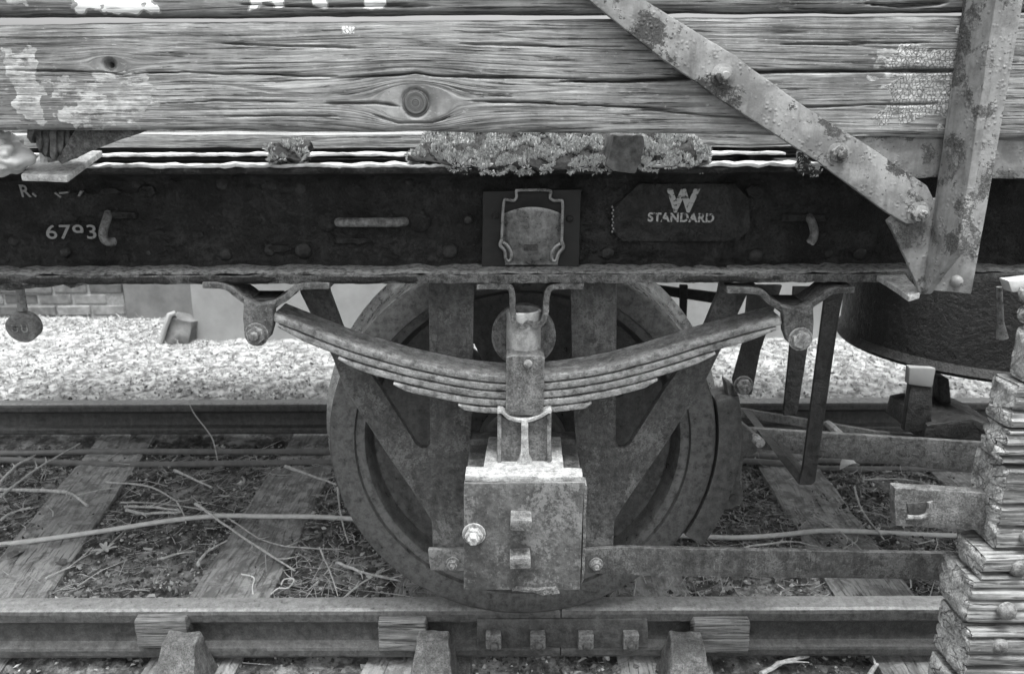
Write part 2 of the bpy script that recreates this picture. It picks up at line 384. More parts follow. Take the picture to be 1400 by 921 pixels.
# ------------------------------------------------------------------ ground
def soil_mat():
    m, nt, b = new_mat('track_soil'); g = N(nt); P = g.pos()
    n1 = g.noise(P, 28, 9, .72); n2 = g.noise(P, 5, 5, .6); n3 = g.noise(P, 170, 5, .7)
    f = g.math('ADD', g.math('MULTIPLY', n1, .6), g.math('MULTIPLY', n2, .4))
    col = g.ramp(f, [(.41, .02), (.5, .09), (.59, .32)])
    col = g.mix(g.ramp(n3, [(.64, 0), (.7, .8)]), col, .25)
    far = g.ramp(g.math('MULTIPLY', g.math('SUBTRACT', g.node('ShaderNodeSeparateXYZ').outputs[1], 0), 1), [(0, 0), (1, 1)]) if False else None
    sx = g.node('ShaderNodeSeparateXYZ'); g.L(P, sx.inputs[0])
    edge = g.math('ADD', sx.outputs[1], g.math('MULTIPLY', n2, .5))
    pale = g.ramp(g.math('DIVIDE', edge, 10), [(.185, 0), (.2, 1)])
    pc = g.ramp(g.noise(P, 20, 7, .7), [(.40, .12), (.5, .28), (.60, .5)])
    col = g.mix(pale, col, pc)
    nt.links.new(col, b.inputs['Base Color']); b.inputs['Roughness'].default_value = .95
    bp = g.bump(n1, .9, .012); bp = g.bump(n3, .8, .004, bp); nt.links.new(bp, b.inputs['Normal']); return m
M['soil'] = soil_mat()
GZ = -.185
def gz(x, y):
    x = np.asarray(x, float); y = np.asarray(y, float)
    h = GZ + .040*fbm(x*3, y*3, 4, 3) + .034*fbm(x*15, y*15, 4, 9) + .016*fbm(x*55, y*55, 3, 5)
    return h + np.clip((y-1.55)/.5, 0, 1)*.10 + np.clip((y-2)/3, 0, 1)*.03
def gzs(x, y): return float(gz(np.array([x]), np.array([y]))[0])
xs = np.concatenate([[-300, -80, -25, -10, -6], np.linspace(-4, 4, 420), [6, 10, 25, 80, 300]])
ys = np.concatenate([[-200, -40, -10, -4, -2.5, -1.6], np.linspace(-1, 5.2, 330), [6, 8, 12, 25, 80, 400]])
XX, YY = np.meshgrid(xs, ys, indexing='ij'); ZZ = gz(XX, YY)
nx, ny = XX.shape
F = [(i*ny+j, (i+1)*ny+j, (i+1)*ny+j+1, i*ny+j+1) for i in range(nx-1) for j in range(ny-1)]
npobj('ground', np.stack([XX.ravel(), YY.ravel(), ZZ.ravel()], 1), F, M['soil'], label='dark cindery soil between the rails', kind='structure')

# ------------------------------------------------------------------ the wagon
WAG = empty('goods_wagon', (0, .8, 0), None, 'old open goods wagon with weathered plank side, steel solebar and spoked-in axle guard', 'wagon')
WAG['label'] = 'derelict goods wagon with weathered plank side, black solebar, leaf spring and wheel'
YP = -.39                      # outer face of the side planks
YS = -.25                      # tip of the solebar flanges
YW = -.175                     # face of the solebar web
# --- planks
def plank(name, X0, X1, top, bot, Yf, th, nx, nz, mat, knots=(), cracks=(), paints=(), seed=1, lean=0, edge=.004, parent=WAG, label=None):
    """top / bot: pixel polylines of the edges, set on the plane Y=Yf"""
    tx = np.array([at(x, y, Yf).x for x, y in top]); tz = np.array([at(x, y, Yf).z for x, y in top])
    bx_ = np.array([at(x, y, Yf).x for x, y in bot]); bz = np.array([at(x, y, Yf).z for x, y in bot])
    xs = np.concatenate([np.linspace(-2.5, X0, 90)[:-1], np.linspace(X0, X1, nx), np.linspace(X1, 2.5, 90)[1:]]); nx = len(xs); t = np.linspace(0, 1, nz)
    ZT = np.interp(xs, tx, tz) + edge*fbm(xs*9, xs*0, 5, seed)*1.2
    ZB = np.interp(xs, bx_, bz) + edge*fbm(xs*11, xs*0+5, 5, seed+4)*1.2
    X = np.repeat(xs[:, None], nz, 1); Z = ZB[:, None] + (ZT-ZB)[:, None]*t[None]
    v = Z.copy() + .005*fbm(X*1.2, Z*4, 2, seed+9); kn = np.zeros_like(X)
    for (kx, ky, r, hole, st) in knots:
        p = at(kx, ky, Yf); dx = (X-p.x)/st; dz = Z-p.z
        wob = 1+.25*fbm(X*30, Z*30, 2, seed+3)
        r2 = dx*dx+dz*dz
        v = v - 1.0*dz*(r*1.25)**2/np.maximum(r2, (r*1.25)**2)
        d0 = np.sqrt(((X-p.x))**2+dz*dz)*wob
        kn = np.maximum(kn, np.clip((r*1.02-d0)/(r*.12), 0, 1)*.9)
        v = np.where(d0 < r, p.z+d0*2.2, v)
    D = np.zeros_like(X)
    D += .0012*fbm(X*2.5, v*80, 3, seed+20) + .0014*fbm(X*8, v*240, 3, seed+30) + .003*fbm(X*2, Z*8, 2, seed+50)
    for (kx, ky, r, hole, st) in knots:
        p = at(kx, ky, Yf); d0 = np.hypot(X-p.x, Z-p.z)
        D += .004*np.exp(-((d0-r)/.0025)**2)
        if hole: D += hole*np.exp(-(d0/(r*.55))**2)
    for pts, w, dep in cracks:
        P = [at(x, y, Yf) for x, y in pts]; px_ = np.array([q.x for q in P]); pz = np.array([q.z for q in P])
        zc = np.interp(xs, px_, pz) + .0025*fbm(xs*16, xs*0, 4, seed+int(pts[0][0])) + .0012*fbm(xs*70, xs*0+3, 3, seed+int(pts[0][1]))
        span = px_[-1]-px_[0]
        env = np.clip((xs-px_[0])/(.12*span), 0, 1)*np.clip((px_[-1]-xs)/(.12*span), 0, 1)
        ww = w*(.35+.9*vn(xs*14, xs*0+2, seed+7))*env + 1e-5
        D += dep*env[:, None]*np.exp(-((Z-zc[:, None])/ww[:, None])**2)
    ee = np.minimum(t, 1-t)[None]*(ZT-ZB)[:, None]
    D += .006*np.exp(-ee/.003) + .004*np.exp(-ee/.010)*vn(X*40, Z*20, seed+2)
    pa = np.zeros_like(X)
    for (x0, y0, x1, y1, s, wv) in paints:
        a, c = at(x0, y0, Yf), at(x1, y1, Yf); cx, cz = (a.x+c.x)/2, (a.z+c.z)/2; hx, hz = abs(c.x-a.x)/2, abs(c.z-a.z)/2
        q = np.maximum(np.abs(X-cx)/hx, np.abs(Z-cz)/hz) + wv*fbm(X*45, Z*45, 3, seed+61) + .35*fbm(X*14, Z*120, 3, seed+62)
        pa = np.maximum(pa, s*np.clip((1.12-q)/.25, 0, 1))
    Y = Yf + D + lean*(Z-ZB[:, None])
    V = np.stack([X.ravel(), Y.ravel(), Z.ravel()], 1)
    grain = np.stack([X.ravel(), v.ravel(), kn.ravel()], 1)
    F = [(i*nz+j, (i+1)*nz+j, (i+1)*nz+j+1, i*nz+j+1) for i in range(nx-1) for j in range(nz-1)]
    ring = [i*nz for i in range(nx)] + [(nx-1)*nz+j for j in range(1, nz)] + [i*nz+nz-1 for i in range(nx-2, -1, -1)] + [j for j in range(nz-2, 0, -1)]
    VB = V[ring].copy(); VB[:, 1] = Yf+th; gb = grain[ring].copy(); gb[:, 1] += .5*th
    o0 = len(V); k = len(ring)
    F += [(ring[(i+1) % k], ring[i], o0+i, o0+(i+1) % k) for i in range(k)]
    # back face as a strip
    nb = len(ring)
    F.append(tuple(o0+i for i in range(nb)))
    V = np.vstack([V, VB]); grain = np.vstack([grain, gb]); pa = np.concatenate([pa.ravel(), np.zeros(k)])
    return npobj(name, V, F, mat, parent, label, attrs={'grain': ('FLOAT_VECTOR', grain), 'paint': ('FLOAT', pa)})
plank('side_plank', -1.25, 1.35, [(-100, 34), (0, 33), (300, 30), (700, 27), (1000, 23), (1310, 21), (1500, 20)],
      [(-100, 178), (0, 178), (300, 179), (700, 181), (1000, 184), (1310, 190), (1500, 192)], YP, .05, 1150, 118, M['boardp'],
      knots=[(150, 89, .0095, .02, 2.6), (568, 141, .0225, 0, 2.2)],
      cracks=[([(20, 97), (140, 99), (175, 104)], .0010, .008), ([(170, 103), (200, 99), (330, 101), (480, 106)], .0012, .012), ([(440, 107), (540, 103), (568, 100), (600, 105), (700, 106), (830, 109)], .0014, .015),
              ([(760, 111), (860, 112), (960, 105), (1010, 108)], .0032, .025), ([(900, 103), (1060, 98), (1180, 97), (1340, 97)], .003, .026), ([(640, 138), (760, 142), (860, 147), (940, 151)], .0016, .014),
              ([(1060, 148), (1180, 144), (1290, 142)], .0016, .012), ([(440, 141), (520, 141), (548, 146)], .0016, .012), ([(505, 155), (545, 168), (590, 168), (620, 158)], .0014, .008),
              ([(300, 60), (420, 64), (500, 66)], .0013, .008), ([(620, 60), (760, 64), (880, 63)], .0013, .008), ([(210, 143), (300, 138), (420, 140)], .0012, .008), ([(870, 150), (1000, 160), (1040, 165)], .0015, .012),
              ([(300, 160), (380, 158), (470, 160)], .0012, .006), ([(1050, 60), (1160, 62), (1280, 58)], .0012, .007)],
      paints=[(6, 74, 62, 174, .66, 1.6), (60, 98, 215, 174, .60, 1.6), (0, 55, 330, 178, .42, .6), (466, 36, 486, 47, 1.3, .25), (1225, 52, 1312, 165, .84, 1.3), (1195, 62, 1240, 110, .6, 1.2), (1020, 120, 1190, 180, .30, .5)], seed=3)
plank('side_plank', -1.3, 1.4, [(-100, -128), (1500, -138)], [(-100, 20), (0, 20), (300, 21), (700, 17), (1000, 15), (1500, 14)], YP-.004, .05, 800, 70, M['boardu'],
      cracks=[([(1180, 4), (1232, 8), (1300, 2)], .003, .02), ([(300, 5), (420, 9), (620, 7)], .0014, .01)],
      paints=[(95, -60, 215, 17, 1.15, .8), (335, -60, 388, 13, 1.2, .9), (422, -40, 448, 11, 1.2, .7), (495, -40, 532, 11, 1.2, .7), (0, -30, 40, 12, .75, .9), (40, -20, 140, 20, .5, .8), (900, -40, 1250, 14, .5, .8)], seed=17)
# --- solebar: channel with its flanges outwards
zt = at(560, 229, YS).z; zb = at(560, 387, YS).z
sec = [(YS, zt), (YS, zt-.011), (YW-.012, zt-.018), (YW, zt-.030), (YW, zb+.034), (YW-.012, zb+.022), (YS, zb+.013), (YS-.002, zb+.006), (YS+.002, zb), (YW+.014, zb), (YW+.014, zt)]
SX = np.linspace(-2.5, 2.5, 620); V = []; ns = len(sec)
# resample web for relief
fine = []
for (a, b) in zip(sec, sec[1:]+sec[:1]):
    L = math.hypot(a[0]-b[0], a[1]-b[1]); k = max(1, int(L/.008))
    for i in range(k): fine.append((a[0]+(b[0]-a[0])*i/k, a[1]+(b[1]-a[1])*i/k))
ns = len(fine); fy = np.array([p[0] for p in fine]); fz = np.array([p[1] for p in fine])
Xg = np.repeat(SX[:, None], ns, 1); Yg = np.repeat(fy[None], len(SX), 0); Zg = np.repeat(fz[None], len(SX), 0)
scale_ = np.clip(fbm(Xg*9, Zg*14, 5, 77)*9, -.8, 1)      # flaking scale
tip = np.clip((YW-.02-Yg)/.05, 0, 1)
Yg2 = Yg - .0055*scale_*(Yg < YW+.005) + tip*.006*fbm(Xg*22, Zg*22, 4, 12)
Zg2 = Zg + tip*.004*fbm(Xg*26, Yg*3, 4, 41)
V = np.stack([Xg.ravel(), Yg2.ravel(), Zg2.ravel()], 1)
F = [(i*ns+j, (i+1)*ns+j, (i+1)*ns+(j+1) % ns, i*ns+(j+1) % ns) for i in range(len(SX)-1) for j in range(ns)]
F += [tuple(range(ns)), tuple((len(SX)-1)*ns+j for j in range(ns))]
SOLE = npobj('solebar', V, F, M['sole'], WAG, 'black flaking channel-section solebar', smooth=True)
# rusty lip along the bottom flange: dust and rust caught on the flange
bm = ribbon([(x, zb+.0185) for x in np.linspace(-2.49, 2.49, 330)], .003, YS+.0045, YW-.004, 0, 1)
for v in bm.verts: v.co.z += .005*mn.noise(v.co*35)+(.004 if v.co.y > YW-.02 else 0); v.co.y += (.012*mn.noise(v.co*22+Vector((0, 5, 0))) if v.co.y > YW-.03 else 0)
obj('rust_crust', bm, M['lip'], SOLE, kind=None)
bm = ribbon([(x, zb+.0082) for x in np.linspace(-2.495, 2.495, 430)], .0165, YS-.0035, YS+.006, .002, 1)
for v in bm.verts: v.co += mn.noise_vector(v.co*55)*.0028
obj('flange_edge', bm, M['lip'], SOLE)
# pale strip on the top flange: its skylit brightness painted into the colour
bm = ribbon([(x, zt+.0028) for x in np.linspace(-2.49, 2.49, 480)], .006, YS-.001, YS+.052, .001, 1)
for v in bm.verts: v.co += mn.noise_vector(v.co*48)*.0045
M['dust_skylit'] = plain('pale_dust_and_skylit_top', .55, .78, 90, .95, .5, .003)  # pale tone shared by dirt on the bearers and painted-in skylight on tops
obj('skylit_strip', bm, M['dust_skylit'], SOLE)
def sole_pt(x, y, dy=0): return at(x, y, YW+dy)
riv = [(188, 252, 7), (305, 250, 9), (373, 252, 8), (411, 257, 10), (309, 348, 8), (370, 342, 8), (415, 342, 11), (615, 343, 10), (830, 345, 9), (1033, 350, 9), (1132, 346, 7), (560, 250, 6),
       (878, 268, 9), (975, 268, 9), (978, 300, 8), (884, 300, 9), (1035, 262, 9), (90, 345, 7), (20, 330, 7), (205, 345, 5), (1175, 346, 9), (640, 300, 6)]
for x, y, r in riv:
    p = sole_pt(x, y, .003); obj('rivet', bolt_bm(p, r/640*1.0, .010, 'dome'), M['dark'], SOLE)
# delaminated steel flake under the left of the flange
bm = prism([(-60, 390), (0, 381), (60, 384), (110, 379), (128, 382), (112, 389), (96, 394), (85, 389), (30, 396), (0, 398), (-60, 404)], YS+.002, YW+.02, .001)
obj('hanging_scale', rough(bm, .02, .004, 30), M['lip'], SOLE)
# loose scales standing off the web
for x, y, w, h in [(200, 262, 22, 14), (222, 322, 38, 12), (380, 340, 30, 10), (270, 322, 16, 8), (690, 236, 60, 8), (1032, 262, 22, 14), (480, 330, 50, 7), (150, 262, 26, 9)]:
    poly = [(x-w*.5, y-h*.2), (x-w*.2, y-h*.55), (x+w*.35, y-h*.45), (x+w*.55, y+h*.1), (x+w*.2, y+h*.5), (x-w*.4, y+h*.35)]
    bm = prism(poly, YW-.008, YW+.004, .001); rot_bm(bm, at(x, y, YW), random.uniform(-.12, .12), 'X'); obj('rust_scale', rough(bm, .012, .002, 60, seed=x), M['sole'], SOLE)
# --- maker's plate and lettering
PLT = obj('works_plate', prism([(838, 285), (874, 251), (1004, 251), (1024, 272), (1026, 312), (1008, 330), (852, 330), (836, 316)], YW-.0085, YW+.002, .002), M['sole'], WAG, 'black chamfered casting lettered W STANDARD')
def text(name, s, size, x, y, Y, mat, parent, shear=0, sx=1, rotz=0, offs=.004, lab=None):
    cu = bpy.data.curves.new('t', 'FONT'); cu.body = s; cu.size = 1; cu.align_x = 'CENTER'; cu.align_y = 'CENTER'; cu.offset = offs*5; cu.extrude = .02; cu.space_character = 1.08
    to = bpy.data.objects.new('t', cu); scene.collection.objects.link(to); bpy.context.view_layer.update()
    me = bpy.data.meshes.new_from_object(to.evaluated_get(bpy.context.evaluated_depsgraph_get()))
    bpy.data.objects.remove(to); bm = bmesh.new(); bm.from_mesh(me)
    p = at(x, y, Y)
    for v in bm.verts:
        u, w, e = v.co; u = u*sx + shear*w
        v.co = Vector((p.x+u*size*math.cos(rotz)-w*size*math.sin(rotz), Y-.0006-e*.01, p.z+w*size*math.cos(rotz)+u*size*math.sin(rotz)))
    return obj(name, bm, mat, parent, lab, flat=True)
def worn(name, lo_, hi_, thr):
    m, nt, b = new_mat(name); g = N(nt); P = g.pos()
    mk = g.ramp(g.noise(P, 120, 5, .7), [(thr, 0), (thr+.08, 1)])
    nt.links.new(g.mix(mk, lo_, hi_), b.inputs['Base Color']); b.inputs['Roughness'].default_value = .85; return m
M['letter'] = worn('worn_white_lettering', .02, .36, .40); M['letter2'] = worn('faint_white_lettering', .02, .24, .34)
text('lettering', 'W', .058, 933, 276, YW-.0085, M['letter'], PLT, .02, .95, 0, .012, 'worn white letter W')
text('lettering', 'STANDARD', .024, 931, 298, YW-.0085, M['letter'], PLT, 0, 1.0, R(-1), .008, 'worn white word STANDARD')
text('lettering', '6793', .040, 98, 318, YW-.0075, M['letter2'], SOLE, .05, 1.25, 0, .002, 'worn white number on the solebar')
text('lettering', 'R', .034, 34, 262, YW-.0075, M['letter2'], SOLE, -.1, 1, 0, .004)
for x, y, l, a in [(82, 266, 9, .7), (90, 263, 12, -.1), (112, 264, 8, -1.0), (50, 266, 6, .8)]:
    c = at(x, y, YW); w = l/640; bm = box((c.x-w/2, YW-.0085, c.z-.002), (c.x+w/2, YW+.001, c.z+.002), .0005); rot_bm(bm, c, a); obj('paint_fragment', bm, M['letter2'], SOLE)
for i in range(9):
    a, c = (837+(i % 2)*1.5, 283+i*4.2), None; p = at(a[0], a[1], YW-.0085)
    obj('paint_fragment', box((p.x-.0015, YW-.0105, p.z-.002), (p.x+.0015, YW-.006, p.z+.002), .0004), M['letter2'], PLT)
# --- label clip on its board
LB = obj('label_board', rough(prism([(660, 262), (795, 259), (791, 366), (659, 366)], YW-.024, YW-.001, .002), .03, .0012, 20), M['labelwood'], WAG, 'dark wooden board carrying the label clip')
bm = bmesh.new(); rows = []
for i in range(15):
    t = i/14; row = []
    for k in range(17):
        u = k/8-1; yp = 283+79*t+(9*u*u if t < .5 else 0)*(1-2*min(t, .5)); hw = 39-3*max(0, t-.55)/.45
        row.append(bm.verts.new(at(728-1.5*t+u*hw, yp, YW-.027-.020*(1-u*u)*(.55+.45*math.sin(math.pi*min(1, .35+t*.65))))))
    rows.append(row)
for a, c in zip(rows, rows[1:]):
    for k in range(16): bm.faces.new((a[k], a[k+1], c[k+1], c[k]))
bmesh.ops.recalc_face_normals(bm, faces=bm.faces); bmesh.ops.solidify(bm, geom=bm.faces[:], thickness=.003)
CL = obj('label_clip', bm, M['galv'], WAG, 'curved galvanised spring clip for a wagon label')
bm = bmesh.new()   # slight convex bulge plate
def clipwire(pts, r=.0032): return tube(smooth_path([at(x, y, YW-.034) for x, y in pts], 5), r, 8)
obj('wire_frame', clipwire([(686, 330), (687, 300), (689, 276), (693, 273), (702, 274), (706, 270), (706, 262), (710, 260), (748, 260), (753, 263), (752, 270), (757, 274), (766, 274), (769, 277), (769, 300), (768, 330)]), M['galv'], CL)
for s, pts in ((0, [(686, 328), (684, 335), (690, 343), (692, 354), (697, 356), (699, 346), (694, 336), (688, 331)]), (1, [(768, 330), (770, 338), (764, 346), (760, 356), (755, 355), (754, 346), (759, 338), (766, 333)])):
    obj('clip_lug', clipwire(pts, .004), M['galv'], CL)
obj('slot', prism([(716, 335), (735, 335), (735, 343), (716, 343)], YW-.0485, YW-.040, .0008), M['dark'], CL)
for x, y in ((677, 295), (779, 299)): obj('screw', bolt_bm(at(x, y, YW-.024), .007, .006, 'dome'), M['sole'], LB)
# --- hooks and grab handle
def cleat(pts, bar, label):
    H = obj('rope_hook', tube(smooth_path([at(x, y, YW-d) for x, y, d in pts], 6), [.0085]*((len(pts)-1)*6) + [.006], 10), M['rust'], WAG, label)
    (x0, x1, y) = bar; obj('hook_plate', prism([(x0, y-5), (x1, y-4), (x1+2, y+5), (x0-2, y+5)], YW-.010, YW+.002, .003), M['sole'], H)
cleat([(148, 292, .005), (146, 300, .02), (142, 312, .035), (141, 322, .04), (146, 330, .035), (158, 330, .022)], (135, 184, 294), 'small curved iron hook beside the painted number')
cleat([(1106, 297, .005), (1110, 304, .022), (1113, 315, .032), (1112, 325, .036), (1107, 333, .034)], (1071, 1128, 298), 'small curved iron hook right of the lettered plate')
GH = obj('grab_handle', tube(smooth_path([at(463, 304, YW-.004), at(467, 304, YW-.018), at(476, 304, YW-.026), at(510, 304, YW-.028), at(540, 304, YW-.026), at(549, 303, YW-.018), at(553, 303, YW-.004)], 6), .0095, 10), M['rust'], WAG, 'short horizontal iron handle on the solebar')
for x in (446, 574): obj('boss', bolt_bm(at(x, 302, YW+.002), .022, .014, 'dome'), M['sole'], GH)
# --- diagonal strut, stanchion, gusset
A_, B_ = at(800, -30, YP-.016), at(1255, 290, YP-.016)
def strut():
    Yf = YP-.022
    poly = [(745, -62), (820, -62), (868, -8), (1003, 75), (1100, 146), (1175, 192), (1268, 254), (1277, 272), (1275, 292), (1262, 305), (1240, 306), (1215, 292), (1120, 222), (1000, 146), (905, 80), (812, 6)]
    return rough(prism(poly, Yf, YP-.008, .0025), .05, .0012, 25)
ST = obj('diagonal_strut', strut(), M['paint'], WAG, 'grey painted flat iron strut crossing the planks')
for x, y in ((988, 104), (1145, 211), (1255, 291)):
    p = at(x, y, YP-.021); bm = bolt_bm(p, .0135, .015, 'hex'); rot_bm(bm, p, random.random()); obj('bolt', bm, M['paint'], ST)
# stanchion: rolled angle, one leg flat, one leg towards the camera
zl = at(1262, 405, YP-.012).z
xi = at(1284, 245, YP-.012).x
xr = at(1357, 280, YP-.012).x
topz = 1.72
Yb = YP-.002
zc1 = at(1322, 342, YP-.085).z
bm = hexa([(xi, Yb-.012, zl+.004), (xi+.014, Yb-.012, zl+.004), (xi+.026, Yb-.078, zc1), (xi+.012, Yb-.078, zc1), (xi, Yb-.012, topz), (xi+.014, Yb-.012, topz), (xi+.026, Yb-.078, topz), (xi+.012, Yb-.078, topz)], .003)
SN = obj('stanchion', rough(bm, .05, .0016, 22), M['paint2'], WAG, 'upright grey painted angle-iron stanchion')
zr = at(1335, 402, Yb-.012).z
bm = hexa([(xi+.002, Yb-.012, zl+.012), (xr-.012, Yb-.012, zr), (xr-.012, Yb, zr), (xi+.002, Yb, zl+.012), (xi+.002, Yb-.012, topz), (xr, Yb-.012, topz), (xr, Yb, topz), (xi+.002, Yb, topz)], .003)
obj('stanchion_flange', rough(bm, .05, .0014, 22), M['paint2'], SN)
p = at(1306, 384, Yb-.011); obj('bolt', bolt_bm(p, .011, .016, 'dome'), M['paint2'], SN)
# gusset between strut and stanchion, bent shelf below it
GS = obj('gusset_plate', rough(prism([(1213, 302), (1232, 285), (1290, 268), (1284, 310), (1268, 402), (1258, 402), (1240, 355)], YP-.006, YP+.004, .002), .03, .001, 30), M['paint2'], WAG, 'triangular painted gusset plate')
a, b_, c, d = at(1186, 368, YW-.03), at(1232, 368, YW-.03), at(1258, 402, YP-.006), at(1243, 408, YP-.006)
sh = lambda v, k: Vector((v.x, v.y, v.z+k))
obj('gusset_shelf', rough(hexa([sh(a, -.010), sh(b_, -.010), sh(c, -.008), sh(d, -.006), a, b_, sh(c, .003), sh(d, .004)], .002), .03, .001), M['pale'], GS)
# outrigger bearer under the body
for nm, poly, lb in (('outrigger_bearer', [(1163, 184), (1292, 180), (1290, 242), (1208, 246), (1168, 214)], 'painted steel bearer under the planks left of the stanchion'), ('outrigger_bearer', [(1352, 184), (1470, 182), (1470, 246), (1352, 244)], 'painted steel bearer right of the stanchion')):
    OB = obj(nm, rough(prism(poly, YP+.012, YP+.022, .002), .03, .0015, 35), M['paint2'], WAG, lb)
    q0, q1 = at(poly[0][0], poly[0][1], YP+.012), at(poly[1][0], poly[1][1], YP+.012)
    obj('bearer_flange', rough(hexa([(q0.x, YP+.004, q0.z-.002), (q1.x, YP+.004, q1.z-.002), (q1.x, YS+.05, q1.z-.002), (q0.x, YS+.05, q0.z-.002), (q0.x, YP+.004, q0.z+.006), (q1.x, YP+.004, q1.z+.006), (q1.x, YS+.05, q1.z+.006), (q0.x, YS+.05, q0.z+.006)], .002), .02, .003, 45), M['dust_skylit'], OB)
# dark body sill block behind the bearers
obj('cross_bearer', box((at(1165, 200, YP).x, -.155, zt-.16), (at(1165, 200, YP).x+.05, 1.7, zt-.002), .004), M['dark'], WAG)
# --- body bracket and rotten post at the left
c0 = [at(28, 238, YP+.03), at(92, 240, YP+.03), at(140, 205, YS+.06), at(60, 205, YS+.06)]
BR = obj('bracket_plate', rough(hexa([sh(c0[0], -.012), sh(c0[1], -.012), sh(c0[2], -.012), sh(c0[3], -.012)] + c0, .003), .03, .0014), M['pale'], WAG, 'pale bent bracket plate under the rotten post')
p = at(65, 222, YP+.06); obj('nut', lathe([(.013, 0), (.012, .016), (.006, .017), (.006, .02), (.001, .02)], p, 'Z', 6), M['pale'], BR)
bm = prism([(34, 172), (106, 172), (100, 190), (86, 214), (74, 218), (62, 212), (52, 200)], YP+.035, YP+.11, .003)
obj('rotten_post', rough(bm, .012, .007, 40), M['darkwood'], WAG, 'rotten dark post stub below the plank')
for i, (xa, yb_) in enumerate(((42, 196), (52, 208), (62, 214), (72, 221), (82, 215), (92, 204))):
    bm = prism([(xa-5, 174), (xa+5, 174), (xa+3+i % 2, yb_-6), (xa, yb_), (xa-4, yb_-9)], YP+.022+.005*(i % 3), YP+.036, .0015)
    obj('splinter', rough(bm, .012, .003, 60, seed=i), M['splint'], bpy.data.objects['rotten_post'])
bm = prism([(76, 218), (104, 178), (205, 176), (150, 196), (112, 212), (84, 224)], YP+.028, YP+.034, .001)
obj('torn_plate', rough(bm, .02, .003, 25), M['rust'], WAG, 'torn triangular steel sheet beside the rotten post')
# --- W-shaped axle guard
YG = -.150; YGb = -.128
def guard():
    bm = bmesh.new()
    L = [(584, 330), (652, 330), (648, 400), (646, 560), (640, 640), (637, 760), (592, 760), (590, 712), (577, 690), (553, 655), (530, 622), (470, 530), (455, 490), (410, 400), (405, 330), (438, 330), (450, 400), (476, 470), (520, 530), (568, 606), (576, 613), (584, 612), (588, 604), (587, 470)]
    return L
for side in (0, 1):
    L = guard()
    if side:
        L = [(1430-x-(2 if y < 450 else 0), y) for x, y in L][::-1]
        L = [(x+5 if (x > 960) else x, y) for x, y in L]
    bm = prism(L, YG, YGb, .003)
    obj('axle_guard', bm, M['guard'], WAG, 'left leg of the W-shaped axle guard' if side == 0 else 'right leg of the W-shaped axle guard')
# curved gusset up at each end of the guard
# --- tie bar
TB = obj('tie_bar', rough(prism([(585, 751), (636, 751), (636, 781), (588, 779)], YG-.014, YG-.001, .003), .03, .001), M['cover'], WAG, 'left stub of the bar tying the guard legs')
obj('bolt', bolt_bm(at(619, 769, YG-.014), .011, .014, 'hex'), M['bolt'], TB)
zA, zB = at(800, 752, YG).z, at(800, 783, YG).z
bm = prism([(798, 751), (850, 748), (1340, 757), (1340, 793), (850, 786), (798, 783)], YG-.014, YG-.001, .003)
TB2 = obj('tie_bar', rough(bm, .05, .001), M['guard'], WAG, 'long flat bar running right from the axle box')
obj('bolt', bolt_bm(at(815, 770, YG-.014), .011, .014, 'hex'), M['bolt'], TB2)
